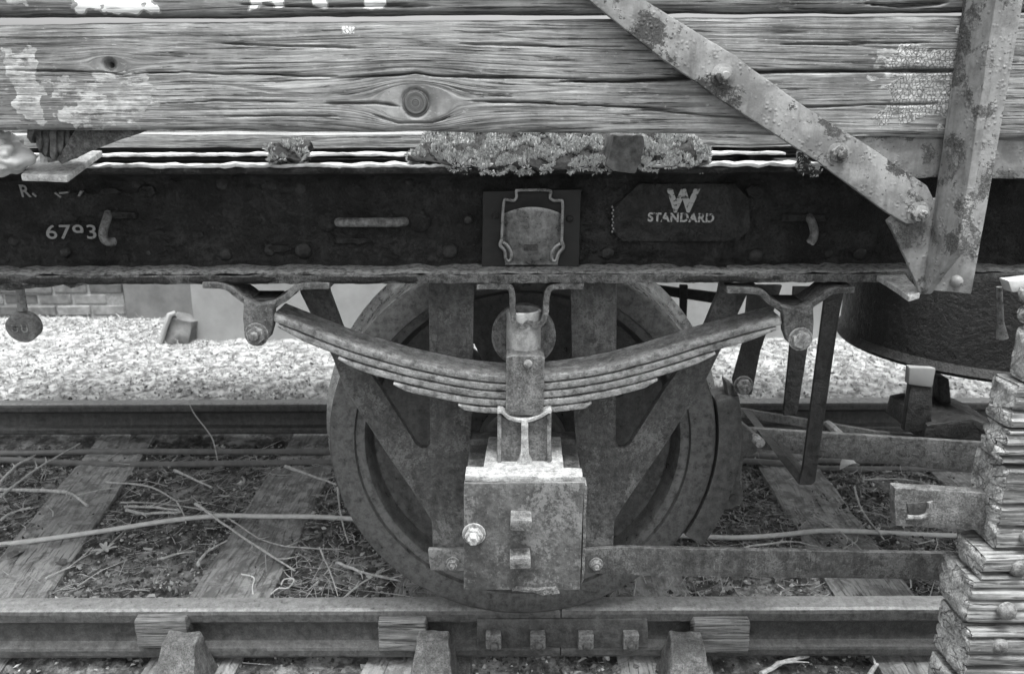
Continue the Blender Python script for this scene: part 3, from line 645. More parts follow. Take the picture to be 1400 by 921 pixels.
# --- wheel set
WR = .47
def wheel(cy, s, name, label):
    c = Vector((0, cy, WR))
    W = empty(name, (0, cy, 0), WAG); W['label'] = label
    T = [(WR-.062, 0), (WR-.010, -.001*s), (WR-.002, .004*s), (WR, .012*s), (WR+.004, .085*s), (WR+.012, .098*s), (WR+.028, .108*s), (WR+.030, .118*s), (WR+.022, .130*s), (WR-.05, .130*s), (WR-.064, .11*s), (WR-.066, .02*s)]
    n = 120
    bm = lathe([(r, a) for r, a in T], c, 'Y', n, close=True)
    t = obj('tyre', bm, M['wheel'], W, ang=50); t.data.materials.append(M['tread'])
    for f in t.data.polygons:
        mid = f.center; rr = math.hypot(mid.x, mid.z-(WR+.03))
        if .004 < abs(mid.y+ (.065 if True else 0)*0) and rr > WR-.004: f.material_index = 1
    rim = [(WR-.064, .012*s), (WR-.085, .014*s), (WR-.092, .03*s), (WR-.10, .05*s), (WR-.10, .08*s), (WR-.064, .11*s)]
    obj('rim', lathe(rim, c, 'Y', n, close=True), M['wheel'], W, ang=50)
    # plate with four openings
    bm = bmesh.new(); nr, na = 12, 144
    r0, r1 = .075, WR-.098; grid = {}
    def inside(i, j):
        r = r0+(r1-r0)*(i+.5)/nr; a = (j+.5)/na*2*math.pi
        for k in range(4):
            a0 = math.pi/4+k*math.pi/2 - .02; d = (a-a0+math.pi) % (2*math.pi)-math.pi
            if ((r-.255)/.055)**2 + (d*r/.085)**2 < 1: return True
        return False
    for i in range(nr):
        for j in range(na):
            if inside(i, j): continue
            q = []
            for ii, jj in ((i, j), (i+1, j), (i+1, j+1), (i, j+1)):
                for side in (0, 1):
                    key = (ii, jj % na, side)
                    if key not in grid:
                        r = r0+(r1-r0)*ii/nr; a = jj/na*2*math.pi; f = ii/nr
                        y = (.02+.05*math.sin(f*math.pi*.9)+.012*side if False else .03+.03*f*f+.018*side)*s
                        grid[key] = bm.verts.new((r*math.cos(a), cy+y, WR+r*math.sin(a)))
                q.append((ii, jj % na))
            bm.faces.new([grid[(a, b, 0)] for a, b in q]); bm.faces.new([grid[(a, b, 1)] for a, b in q][::-1])
    be = [e for e in bm.edges if len(e.link_faces) == 1]
    for e in be:
        pass
    # close the opening walls
    keyof = {v: k for k, v in grid.items()}
    for e in be:
        k0, k1 = keyof[e.verts[0]], keyof[e.verts[1]]
        if k0[2] == 0 and k1[2] == 0:
            try: bm.faces.new((grid[k0], grid[k1], grid[(k1[0], k1[1], 1)], grid[(k0[0], k0[1], 1)]))
            except ValueError: pass
    obj('wheel_plate', bm, M['wheel'], W)
    obj('hub', lathe([(.001, -.03*s), (.085, -.03*s), (.105, -.015*s), (.11, .05*s), (.10, .12*s), (.001, .12*s)], c, 'Y', 40), M['wheel'], W)
    return W
wheel(0, 1, 'wheel', 'dark steel wheel nearest the camera')
wheel(1.62, -1, 'wheel', 'steel wheel on the far rail')
obj('axle', lathe([(.001, -.25), (.055, -.25), (.06, -.1), (.07, .1), (.064, .8), (.07, 1.5), (.06, 1.72), (.001, 1.85)], (0, 0, WR), 'Y', 28), M['dark'], WAG)
# --- axle box
AB = obj('axle_box', rough(prism([(636, 656), (797, 656), (797, 795), (640, 795)], -.322, -.09, .006), .06, .0012), M['guard'], WAG, 'square cast axle box in front of the wheel')
obj('cover_plate', rough(prism([(634, 660), (800, 659), (797, 700), (793, 806), (740, 808), (634, 805)], -.342, -.322, .003), .04, .0010, 30), M['cover'], AB)
obj('cover_lip', rough(prism([(799, 662), (803, 664), (799, 792), (795, 798)], -.338, -.30, .001), .04, .001), M['rust'], AB)
q = [(635, 647), (797, 648)]; f0, f1 = at(636, 654, -.338), at(797, 656, -.338)
bm = hexa([(f0.x, -.338, f0.z-.006), (f1.x, -.338, f1.z-.006), (f1.x, -.30, f1.z-.004), (f0.x, -.30, f0.z-.004), (f0.x, -.338, f0.z+.007), (f1.x, -.338, f1.z+.007), (f1.x, -.30, f1.z+.009), (f0.x, -.30, f0.z+.009)], .002)
obj('top_ledge', rough(bm, .03, .0014, 40), M['pale'], AB)
for x, y, a in ((712, 705, .05), (711, 756, -.06)):
    p = at(x, y, -.342); bm = box((p.x-.021, -.380, p.z-.012), (p.x+.021, -.34, p.z+.012), .003); rot_bm(bm, p, a); obj('lug', rough(bm, .02, .0012, 50), M['rust'], AB)
p = at(648, 729, -.342)
obj('bolt', bolt_bm(p, .0165, .016, 'hex', False), M['boltpale'], AB); 
obj('bolt_shank', lathe([(.012, -.012), (.012, -.028), (.009, -.032), (.001, -.032)], p, 'Y', 6), M['boltpale'], AB)
p0 = at(740, 802, -.335)
bm = prism([(706, 803), (730, 806), (760, 804), (765, 812), (742, 813), (728, 809), (700, 808)], -.350, -.33, .001); obj('torn_edge', rough(bm, .01, .002, 70), M['rust'], AB)
obj('box_shoulder', rough(prism([(634, 600), (800, 600), (800, 660), (634, 660)], -.148, -.10, .006), .04, .0015), M['guard'], AB)
# crown plate (pale colour paints in the light from above) on top of the box and the ribbed seat casting
zs = at(716, 648, -.31).z
s0, s1, s2, s3 = at(660, 643, -.318), at(771, 643, -.318), at(766, 600, -.145), at(668, 600, -.145)
zz = s0.z
for v in (s0, s1, s2, s3): v.z = zz
s2.y = s3.y = -.145
CP = obj('crown_plate', rough(hexa([sh(s0, -.012), sh(s1, -.012), sh(s2, -.012), sh(s3, -.012), s0, s1, s2, s3], .002), .03, .0012, 40), M['pale'], WAG, 'pale plate on top of the axle box')
SC = obj('seat_casting', rough(prism([(681, 566), (697, 575), (715, 577), (733, 575), (753, 565), (755, 634), (679, 634)], -.274, -.19, .003), .03, .001, 40), M['chair'], WAG, 'ribbed casting holding the spring buckle')
obj('rib', rough(prism([(713, 574), (722, 574), (723, 622), (731, 642), (704, 642), (712, 622)], -.290, -.255, .002), .02, .001, 60), M['pale'], SC)
bm = ribbon([(at(x, y, -.285).x, at(x, y, -.285).z) for x, y in ((680, 563), (686, 563), (697, 571), (715, 575), (734, 571), (748, 563), (754, 563))], .006, -.288, -.19, .0015)
obj('top_lip', rough(bm, .02, .0008, 60), M['pale'], SC)
for s in (0, 1):
    x = (683, 751)[s]
    obj('side_lip', prism([(x-3, 566), (x+3, 566), (x+2, 634), (x-3, 634)], -.280, -.255, .002), M['rust'], SC)
# --- leaf spring
SPR = empty('leaf_spring', at(716, 530, -.21), WAG); SPR['label'] = 'rusty curved leaf spring slung under the solebar'
Y0, Y1 = -.262, -.170
LT = [(372, 428), (420, 447), (480, 470), (540, 488), (600, 502), (660, 512), (716, 514), (772, 510), (832, 500), (900, 482), (960, 463), (1020, 446), (1068, 434)]
def leaf(x0, x1, off, th, name='leaf', taper=False):
    pts = []
    xs = np.linspace(x0, x1, 40); lx = [p[0] for p in LT]; ly = [p[1] for p in LT]
    C = smooth_path([(x, 0, y) for x, y in LT], 10); cx = [p.x for p in C]; cy = [p.z for p in C]
    P = [at(x, float(np.interp(x, cx, cy)), Y0) for x in xs]
    bm = bmesh.new(); rows = []
    for i, p in enumerate(P):
        t = (P[min(i+1, 39)]-P[max(i-1, 0)]).normalized(); nn = Vector((-t.z, 0, t.x))
        k = 1
        if taper: k = min(1, .45+min(i, 39-i)*.25)
        top = p + nn*(-off); bot = p + nn*(-off-th*k); q = 5
        # rounded ends of the section
        row = []
        for (yy, f) in ((Y0+.006, 0), (Y0+.0015, .15), (Y0, .5), (Y0+.0015, .85), (Y0+.006, 1), (Y1-.004, 1), (Y1, .5), (Y1-.004, 0)):
            r = top.lerp(bot, f); row.append(bm.verts.new((r.x, yy, r.z)))
        rows.append(row)
    for a, c in zip(rows, rows[1:]):
        for j in range(8): bm.faces.new((a[j], a[(j+1) % 8], c[(j+1) % 8], c[j]))
    bm.faces.new(rows[0]); bm.faces.new(rows[-1][::-1])
    return obj(name, rough(bm, .03, .0010, 30, it=1, seed=x0), M['spring'], SPR)
u = .0148
leaf(374, 1068, 0, .0165)
leaf(384, 1060, .0176, .016, taper=True); leaf(470, 972, .0348, .016, taper=True); leaf(546, 890, .052, .016, taper=True); leaf(634, 802, .0692, .0145, taper=True)
bm = prism([(692, 489), (699, 486), (738, 486), (745, 490), (743, 568), (691, 568)], -.282, -.150, .004)
obj('buckle', rough(bm, .03, .0010, 40), M['rust'], SPR)
obj('buckle_nib', bolt_bm(at(722, 497, -.281), .009, .006, 'dome'), M['spring'], SPR)
# --- bump stop tube, disc behind, U bracket above
zc0 = at(716, 494, -.215).z; pc = at(716, 470, -.215); ztop = at(716, 424, -.215).z+.02
BS = obj('stop_tube', rough(lathe([(.033, 0), (.036, .003), (.0355, ztop-zc0), (.030, ztop-zc0+.002), (.030, ztop-zc0-.04), (.001, ztop-zc0-.04)], (pc.x, -.215, zc0-.02), 'Z', 28), .03, .001, 60), M['tube'], WAG, 'pale steel tube standing on the spring buckle')
pd = at(716, 458, -.16)
obj('backing_disc', lathe([(.001, -.014), (.062, -.014), (.068, -.008), (.068, .01), (.001, .01)], pd, 'Y', 40), M['rust'], BS)
ub = [(652, 391), (690, 391), (699, 396), (701, 420), (703, 440), (715, 446), (722, 440), (734, 444), (744, 436), (747, 412), (750, 396), (760, 391), (798, 391)]
bm = ribbon([(at(x, y, -.245).x, at(x, y, -.245).z) for x, y in ub], .0115, -.252, -.20, .002, 4)
obj('stop_bracket', rough(bm, .02, .0018, 45), M['rust'], WAG, 'U-shaped strap bracket bolted under the solebar')
# --- spring hangers
def hanger(side):
    f = (lambda x: x) if side == 0 else (lambda x: 1445-x)
    dy = 0 if side == 0 else 6
    pts = [(276, 390), (306, 392), (322, 402), (338, 414)]; pts2 = [(372, 417), (392, 406), (408, 393), (450, 391)]
    Yf = -.262
    H = empty('spring_hanger', at(f(352), 420, Yf), WAG); H['label'] = ('left' if side == 0 else 'right') + ' forged hanger holding the end of the spring'
    for P in (pts, pts2):
        bm = ribbon([(at(f(x), y+dy, Yf).x, at(f(x), y+dy, Yf).z) for x, y in P], .013, Yf, -.185, .003, 5); obj('arm', rough(bm, .02, .0012, 40), M['rust'], H)
    body = [(333, 408), (352, 416), (378, 412), (373, 425), (372, 448), (368, 461), (359, 469), (349, 470), (339, 466), (334, 458), (332, 435)]
    bm = prism([(f(x), y+dy) for x, y in body], Yf-.008, Yf+.02, .005, 3); obj('cheek', rough(bm, .02, .0010, 40), M['rust'], H)
    bm = prism([(f(x), y+dy) for x, y in body], -.19, -.168, .003, 2); obj('cheek', bm, M['dark'], H)
    bm = prism([(f(x), y+dy) for x, y in [(336, 408), (376, 408), (374, 425), (340, 425)]], Yf+.018, -.17, .003, 2); obj('bridge', bm, M['dark'], H)
    p = at(f(351), 457+dy, Yf-.008); bm = bolt_bm(p, .0165, .014, 'hex', side == 0); rot_bm(bm, p, .4+side); obj('bolt', bm, M['boltpale'] if side else M['rust'], H)
hanger(0); hanger(1)
# --- brake gear
cb = Vector((0, .05, WR))
def arcblock(r0, r1, a0, a1, y0, y1, n=24):
    bm = bmesh.new(); rows = []
    for i in range(n+1):
        a = R(a0+(a1-a0)*i/n); rows.append([bm.verts.new((r*math.cos(a), y, WR+r*math.sin(a))) for r, y in ((r0, y0), (r1, y0), (r1, y1), (r0, y1))])
    for a, c in zip(rows, rows[1:]):
        for k in range(4): bm.faces.new((a[k], a[(k+1) % 4], c[(k+1) % 4], c[k]))
    bm.faces.new(rows[0]); bm.faces.new(rows[-1][::-1]); bmesh.ops.recalc_face_normals(bm, faces=bm.faces)
    return bev(bm, .003)
BB = obj('brake_block', arcblock(.476, .532, -31, 14, .005, .085), M['wheel'], WAG, 'curved cast brake block against the right of the wheel')
obj('block_carrier', prism([(992, 520), (1004, 528), (1010, 575), (1028, 590), (1040, 600), (1036, 618), (1018, 628), (1012, 655), (1017, 675), (1014, 690), (996, 697), (972, 697), (985, 670), (1000, 620), (1000, 565)], .015, .06, .006), M['wheel'], BB)
p = at(1003, 682, .013); obj('pin_hole', lathe([(.001, -.0025), (.012, -.0025), (.012, .001), (.001, .001)], p, 'Y', 16), M['dark'], BB)
obj('block_pin', tube([at(1032, 598, .0), at(1040, 606, -.03)], .012, 10), M['rust'], BB)
BH = obj('brake_hanger', prism([(1024, 390), (1070, 390), (1040, 480), (1028, 540), (1006, 538), (1002, 520), (1016, 470)], .0, .014, .003), M['dark'], WAG, 'dark hanger strap carrying the brake block')
p = at(1016, 526, .0); bm = bolt_bm(p, .016, .02, 'hex'); obj('bolt', bm, M['rust'], BH)
obj('push_rod', prism([(1020, 585), (1100, 590), (1360, 606), (1360, 650), (1100, 622), (1025, 612)], .06, .075, .003), M['guard'], WAG, 'nearer flat brake push rod')
obj('push_rod', prism([(1010, 558), (1100, 573), (1200, 590), (1360, 605), (1360, 622), (1200, 600), (1010, 570)], .26, .275, .003), M['guard'], WAG, 'farther flat brake push rod')
obj('rod_link', tube([at(1132, 580, .26), at(1156, 602, .07)], .012, 8), M['guard'], WAG)
# safety straps
SS = obj('safety_strap', prism([(1130, 392), (1156, 392), (1148, 430), (1115, 658), (1110, 663), (1093, 663), (1098, 640)], -.10, -.088, .003), M['dark'], WAG, 'dark flat safety strap hanging in front of the push rods')
obj('strap_foot', prism([(1060, 620), (1076, 624), (1098, 652), (1112, 656), (1110, 663), (1092, 662)], -.088, .20, .002), M['dark'], SS)
obj('safety_strap', prism([(1085, 392), (1110, 392), (1104, 480), (1090, 568), (1071, 568), (1080, 478)], .16, .172, .003), M['dark'], WAG, 'dark flat safety strap behind the push rods')
# vacuum brake cylinder
pc = at(1335, 440, .45); zbt = at(1335, 522, .05).z
BC = obj('brake_cylinder', lathe([(.001, 0), (.36, 0), (.405, .004), (.412, .014), (.405, .026), (.398, .034), (.398, .44), (.39, .46), (.001, .46)], (at(1352, 440, .45).x, .45, zbt-.02), 'Z', 72), M['tank'], WAG, 'large black drum-shaped brake cylinder')
obj('cylinder_band', lathe([(.40, .30), (.408, .305), (.408, .325), (.40, .33)], (at(1352, 440, .45).x, .45, zbt), 'Z', 72, close=True), M['tank'], BC)
SP2 = obj('trunnion_post', prism([(1246, 524), (1276, 528), (1274, 592), (1236, 590)], .095, .12, .006), M['tank'], WAG, 'black post with pale cap under the brake cylinder')
obj('post_cap', rough(prism([(1244, 502), (1280, 504), (1276, 530), (1242, 526)], .09, .115, .006), .03, .002), M['concrete'], SP2)
obj('trunnion_post', prism([(1282, 516), (1298, 518), (1304, 585), (1290, 588)], .2, .25, .004), M['tank'], WAG, 'narrow black post under the brake cylinder')
obj('trunnion_block', rough(prism([(1268, 580), (1330, 572), (1380, 590), (1380, 618), (1262, 606)], .08, .3, .01), .05, .005), M['tank'], WAG)
obj('hanging_rod', tube([at(1366, 392, -.1), at(1368, 440, -.1), at(1370, 462, -.1)], [.006, .007, .013], 10), M['rust'], WAG)
obj('bracket_end', rough(prism([(1378, 384), (1430, 378), (1430, 396), (1384, 400)], YP+.02, YP+.05, .003), .02, .001), M['cloth'], WAG)
# far background bars of the brake rigging seen over the wheel
for pl, Yv in (([(880, 388), (1010, 404), (1010, 420), (880, 400)], .9), ([(930, 390), (941, 390), (939, 436), (930, 436)], .85)):
    obj('brake_lever', prism(pl, Yv, Yv+.02, .003), M['dark'], WAG)
# --- underframe and floor
zfl = at(300, 200, .12).z
floor_px = [(-.35, 0), ]
def fboard(y0, y1, z0, z1, x0, x1, seed):
    nxx = 120; xs = np.linspace(x0, x1, nxx); prof = [(y0, z0), (y0, (z0+z1)/2), (y0, z1), ((y0+y1)/2, z1+.003), (y1, z1), (y1, z0)]
    k = len(prof); V = []; G_ = []
    for x in xs:
        for (yy, z) in prof:
            V.append((x, yy+.006*float(fbm(np.array([x*9]), np.array([z*30+yy*3]), 3, seed)[0]), z+.008*float(fbm(np.array([x*6]), np.array([yy*9]), 4, seed+2)[0]))); G_.append((x, yy*1.0+z, 0))
    F = [(i*k+j, (i+1)*k+j, (i+1)*k+(j+1) % k, i*k+(j+1) % k) for i in range(nxx-1) for j in range(k)] + [tuple(range(k)), tuple((nxx-1)*k+j for j in range(k))]
    return npobj('deck_board', V, F, M['floorw'], WAG, smooth=False, attrs={'grain': ('FLOAT_VECTOR', np.array(G_)), 'paint': ('FLOAT', np.zeros(len(V)))})
za = at(400, 202, .02).z; zbb = at(400, 184, .02).z
fboard(.02, .17, za, zbb, -2.4, .95, 1)
for i in range(9): fboard(.19+i*.165, .19+i*.165+.15, za+.004, za+.04, -2.4, 2.4, 5+i)
# steel curb strip behind the top flange
zq = at(400, 210, -.06).z
bm = ribbon([(x, zq-.002) for x in np.linspace(-2.4, .55, 300)], .006, -.075, -.035, .001, 1)
for v in bm.verts: v.co += mn.noise_vector(v.co*45)*.003
obj('deck_curb', bm, M['dust_skylit'], WAG)  # pale colour here paints the skylight on the steel top
obj('inner_sole', box((-2.4, .55, zt-.22), (2.4, .58, zt-.03), .004), M['dark'], WAG)
obj('inner_sole', box((-2.4, 1.04, zt-.22), (2.4, 1.07, zt-.03), .004), M['dark'], WAG)
obj('far_solebar', box((-2.4, 1.78, zb), (2.4, 1.80, zt-.01), .004), M['dark'], WAG)
for X in (-1.05, -.47, .52): obj('cross_bearer', box((X, YW+.03, zb+.03), (X+.03, 1.77, zt-.035), .004), M['dark'], WAG)
obj('deck_plate', box((-2.42, .182, zt-.028), (2.42, 1.74, zt-.022), 0), M['dark'], WAG)

# ------------------------------------------------------------------ things lying on and hanging from the wagon
def moss_heap(name, poly, Y0, Y1, n, size, label, seed, dens=1, slope=.8):
    """lumpy soil heap (footprint from the photo's outline) overgrown with moss shoots"""
    rnd = random.Random(seed)
    bm = prism(poly, Y0, Y1, .004)
    z0_ = min(v.co.z for v in bm.verts); z1_ = max(v.co.z for v in bm.verts)
    for v in bm.verts:
        if v.co.y < (Y0+Y1)/2: v.co.y += slope*(Y1-Y0)*((v.co.z-z0_)/(z1_-z0_))**1.3
    bm = rough(bm, .014, .014, 34, it=6, seed=seed)
    bmesh.ops.recalc_face_normals(bm, faces=bm.faces); bm.normal_update()
    fs = [f for f in bm.faces if f.normal.y < .5 or f.normal.z > .2]; ws = [f.calc_area() for f in fs]
    V = []; F = []; zmid = sum(v.co.z for v in bm.verts)/len(bm.verts)
    for f in rnd.choices(fs, ws, k=n):
        vs_ = [v.co for v in f.verts]; a = rnd.random(); b = rnd.random()*(1-a); p = vs_[0]+(vs_[1]-vs_[0])*a+(vs_[2]-vs_[0])*b
        nz_ = mn.noise(p*30+Vector((seed, 0, 0)))
        if nz_ + (p.z-zmid)*5*(f.normal.z < .6) < dens: continue
        d = (f.normal + Vector((rnd.uniform(-1, 1), rnd.uniform(-1, 1), rnd.uniform(-.1, 1.6)))*.9).normalized()
        p = p + f.normal*.016*max(0, mn.noise(p*45+Vector((seed, 3, 1))))
        s = size*rnd.uniform(.5, 1.5); t = d.cross(Vector((rnd.random(), rnd.random(), rnd.random()))).normalized()*s*.15
        k = len(V); V += [p-t, p+t, p+d*s*.7+t*.9, p+d*s, p+d*s*.7-t*.9]; F.append((k, k+1, k+2, k+3, k+4))
    H = obj(name, bm, M['mossbase'], None, label, 'moss')
    npobj('moss_shoots', V, F, M['moss'], H, smooth=False, kind='stuff'); return H
moss_heap('mossy_timber', [(556, 222), (578, 206), (582, 178), (720, 170), (860, 172), (862, 200), (872, 226), (820, 230), (740, 231), (640, 230)], -.262, -.06, 110000, .006, 'long crumbling moss-covered lump lying on the solebar above the label clip', 3, -.05)
moss_heap('moss_clump', [(866, 226), (872, 182), (930, 178), (960, 198), (975, 212), (970, 226)], -.258, -.10, 30000, .006, 'pale moss clump on the solebar right of the tilted wooden block', 9, -.25)
moss_heap('moss_clump', [(364, 221), (364, 205), (376, 197), (398, 194), (412, 200), (414, 212), (404, 221)], -.255, -.17, 6000, .0045, 'small round moss clump alone on the solebar top', 5, -.25)
bm = prism([(828, 228), (838, 184), (880, 186), (876, 222), (868, 238), (838, 234)], -.285, -.215, .004); rot_bm(bm, at(850, 210, -.25), .06, 'Z')
obj('wood_block', rough(bm, .012, .004, 45), plain('splintered_block_wood', .05, .20, 50, .9, .7, .004), None, 'small splintered wooden block tilted over the solebar edge', 'block')
moss_heap('moss_clump', [(1096, 238), (1094, 224), (1106, 214), (1120, 218), (1126, 238)], YP+.04, YP+.075, 1500, .005, 'tiny moss clump behind the lower edge of the diagonal strut', 11, -.2)
# crumpled cloth
def cloth():
    bm = bmesh.new(); bmesh.ops.create_icosphere(bm, subdivisions=5, radius=1)
    c = at(-2, 212, YP+.05)
    for v in bm.verts:
        n = v.co.copy(); q = n*1.7
        ridge = abs(mn.noise(q*.9+Vector((3, 1, 2))))*1.3 + .22*abs(mn.noise(q*2.1))
        r = .70+.35*ridge+.10*math.sin(9*n.x-5*n.z+4*mn.noise(q))*(1-abs(n.y)*.3)
        v.co = c + Vector((n.x*.062*r, n.y*.05*r, n.z*.043*r))
    return bm
obj('crumpled_cloth', cloth(), M['cloth'], None, 'pale crumpled cloth stuffed under the plank at the left edge', 'cloth', ang=60)
# hanging disc
pd = at(33, 446, -.12)
HD = empty('hanging_disc', pd, None, 'round cast iron disc on a rod hanging below the solebar, far left', 'weight')
prof = [(.001, -.016), (.030, -.016), (.0325, -.013), (.0335, .012), (.030, .018), (.001, .018)]
bm = lathe(prof, pd, 'Y', 40); rot_bm(bm, pd, R(14), 'X'); obj('disc', bm, M['disc'], HD)
obj('rod', tube([at(29, 390, -.12)+Vector((0, .0, .05)), at(28, 400, -.12), at(31, 424, -.12)], [.0085, .0085, .010], 10), M['disc'], HD)
for dx in (-.010, .011):
    q = pd+Vector((dx, -.0175, .004)); bm = bmesh.new()
    for k in (-1, 1):
        lathe([(.0048, -.001), (.0075, -.001), (.0075, .004), (.0048, .004)], q+Vector((0, 0, .0055*k)), 'Y', 16, bm, close=True)
    obj('raised_figure', bm, M['disc'], HD)

# ------------------------------------------------------------------ track
def rail(y0, name, label, x0=-7, x1=7, s=1):
    # bullhead section (Y, Z), y0 = side facing the camera
    w = .070; c = y0+w/2; S = []
    half = [(0.022, 0), (.031, -.004), (.035, -.012), (.035, -.033), (.030, -.040), (.012, -.050), (.0095, -.060), (.0095, -.095), (.012, -.106), (.031, -.116), (.034, -.122), (.034, -.137), (.030, -.145)]
    S = [(c-a, z) for a, z in half] + [(c+a, z) for a, z in half[::-1]]
    xs = np.linspace(x0, x1, 160); k = len(S); V = []
    for x in xs:
        for (yy, z) in S: V.append((x, yy+.0012*mn.noise(Vector((x*7, yy*40, z*30))), z+.0008*mn.noise(Vector((x*9, yy*30, z*30+9)))))
    F = [(i*k+j, (i+1)*k+j, (i+1)*k+(j+1) % k, i*k+(j+1) % k) for i in range(159) for j in range(k)] + [tuple(range(k)), tuple(159*k+j for j in range(k))]
    bm = bmesh.new(); vv = [bm.verts.new(q) for q in V]
    for f in F: bm.faces.new([vv[i] for i in f])
    o = obj(name, bm, M['rail'], None, label, 'rail', 'running rails', ang=24); o.data.materials.append(M['railtop'])
    for f in o.data.polygons:
        if f.normal.z > .6 and f.center.z > .12: f.material_index = 1  # top faces coloured paler: worn steel plus sky reflection painted in
    return o
xj = at(767, 845, .02).x
NR = rail(.018, 'running_rail', 'nearer rail under the wheel, left of the bolted joint', -7, xj-.0015)
NR2 = rail(.018, 'running_rail', 'nearer rail right of the bolted joint, running behind the timber stack', xj+.0015, 7)
FR = rail(1.53, 'running_rail', 'farther rail beyond the wagon, edge of the pale straw')
FP = obj('fishplate', rough(prism([(652, 846), (885, 846), (887, 884), (652, 886)], .012, .040, .003), .05, .0008), M['rail'], NR)
for x in (675, 735, 800, 861):
    p = at(x, 872, .012); bm = box((p.x-.020, -.014, p.z-.016), (p.x+.020, .012, p.z+.028), .005); obj('fishplate_nut', rough(bm, .02, .0012, 60), M['chair'], FP)
    obj('fishbolt_end', bolt_bm(Vector((p.x+.002, -.014, p.z-.004)), .012, .012, 'dome'), M['rail'], FP)
def chair(px, label, seed, scale=1):
    p = at(px, 876, -.05); x = p.x; zt_ = p.z; w = .052*scale
    pts = [(x-w*1.9, zt_-.15), (x+w*1.9, zt_-.15)]
    bm = bmesh.new()
    # outer jaw: tapering block leaning to the rail
    def blk(l): return hexa([Vector(q) for q in l], .006, 3)
    j = blk([(x-w*1.25, -.16, -.19), (x+w*1.25, -.16, -.19), (x+w*1.2, .03, -.19), (x-w*1.2, .03, -.19), (x-w*.78, -.062, zt_), (x+w*.78, -.062, zt_), (x+w*.78, -.012, zt_+.004), (x-w*.78, -.012, zt_+.004)])
    C = obj('rail_chair', rough(j, .025, .0045, 26, seed=seed), M['chair'], None, label, 'rail chair', 'rail chairs')
    b2 = blk([(x-w*1.9, -.20, -.215), (x+w*1.9, -.20, -.215), (x+w*1.9, .22, -.215), (x-w*1.9, .22, -.215), (x-w*1.75, -.19, -.178), (x+w*1.75, -.19, -.178), (x+w*1.75, .20, -.178), (x-w*1.75, .20, -.178)])
    obj('chair_base', rough(b2, .04, .004, 30, seed=seed), M['chair'], C)
    b3 = blk([(x-w, .10, -.18), (x+w, .10, -.18), (x+w, .19, -.18), (x-w, .19, -.18), (x-w*.8, .096, -.075), (x+w*.8, .096, -.075), (x+w*.8, .135, -.08), (x-w*.8, .135, -.08)])
    obj('inner_jaw', rough(b3, .03, .003, 30, seed=seed+1), M['chair'], C)
    for s in (-1, 1): obj('chair_screw', lathe([(.02, 0), (.02, .018), (.012, .03), (.001, .03)], (x+s*w*1.1, -.165, -.176), 'Z', 8), M['chair'], C)
chair(245, 'cast rail chair below the leftmost wooden key', 1); chair(591, 'cast rail chair left of the fishplate', 2); chair(940, 'cast rail chair right of the fishplate', 3)
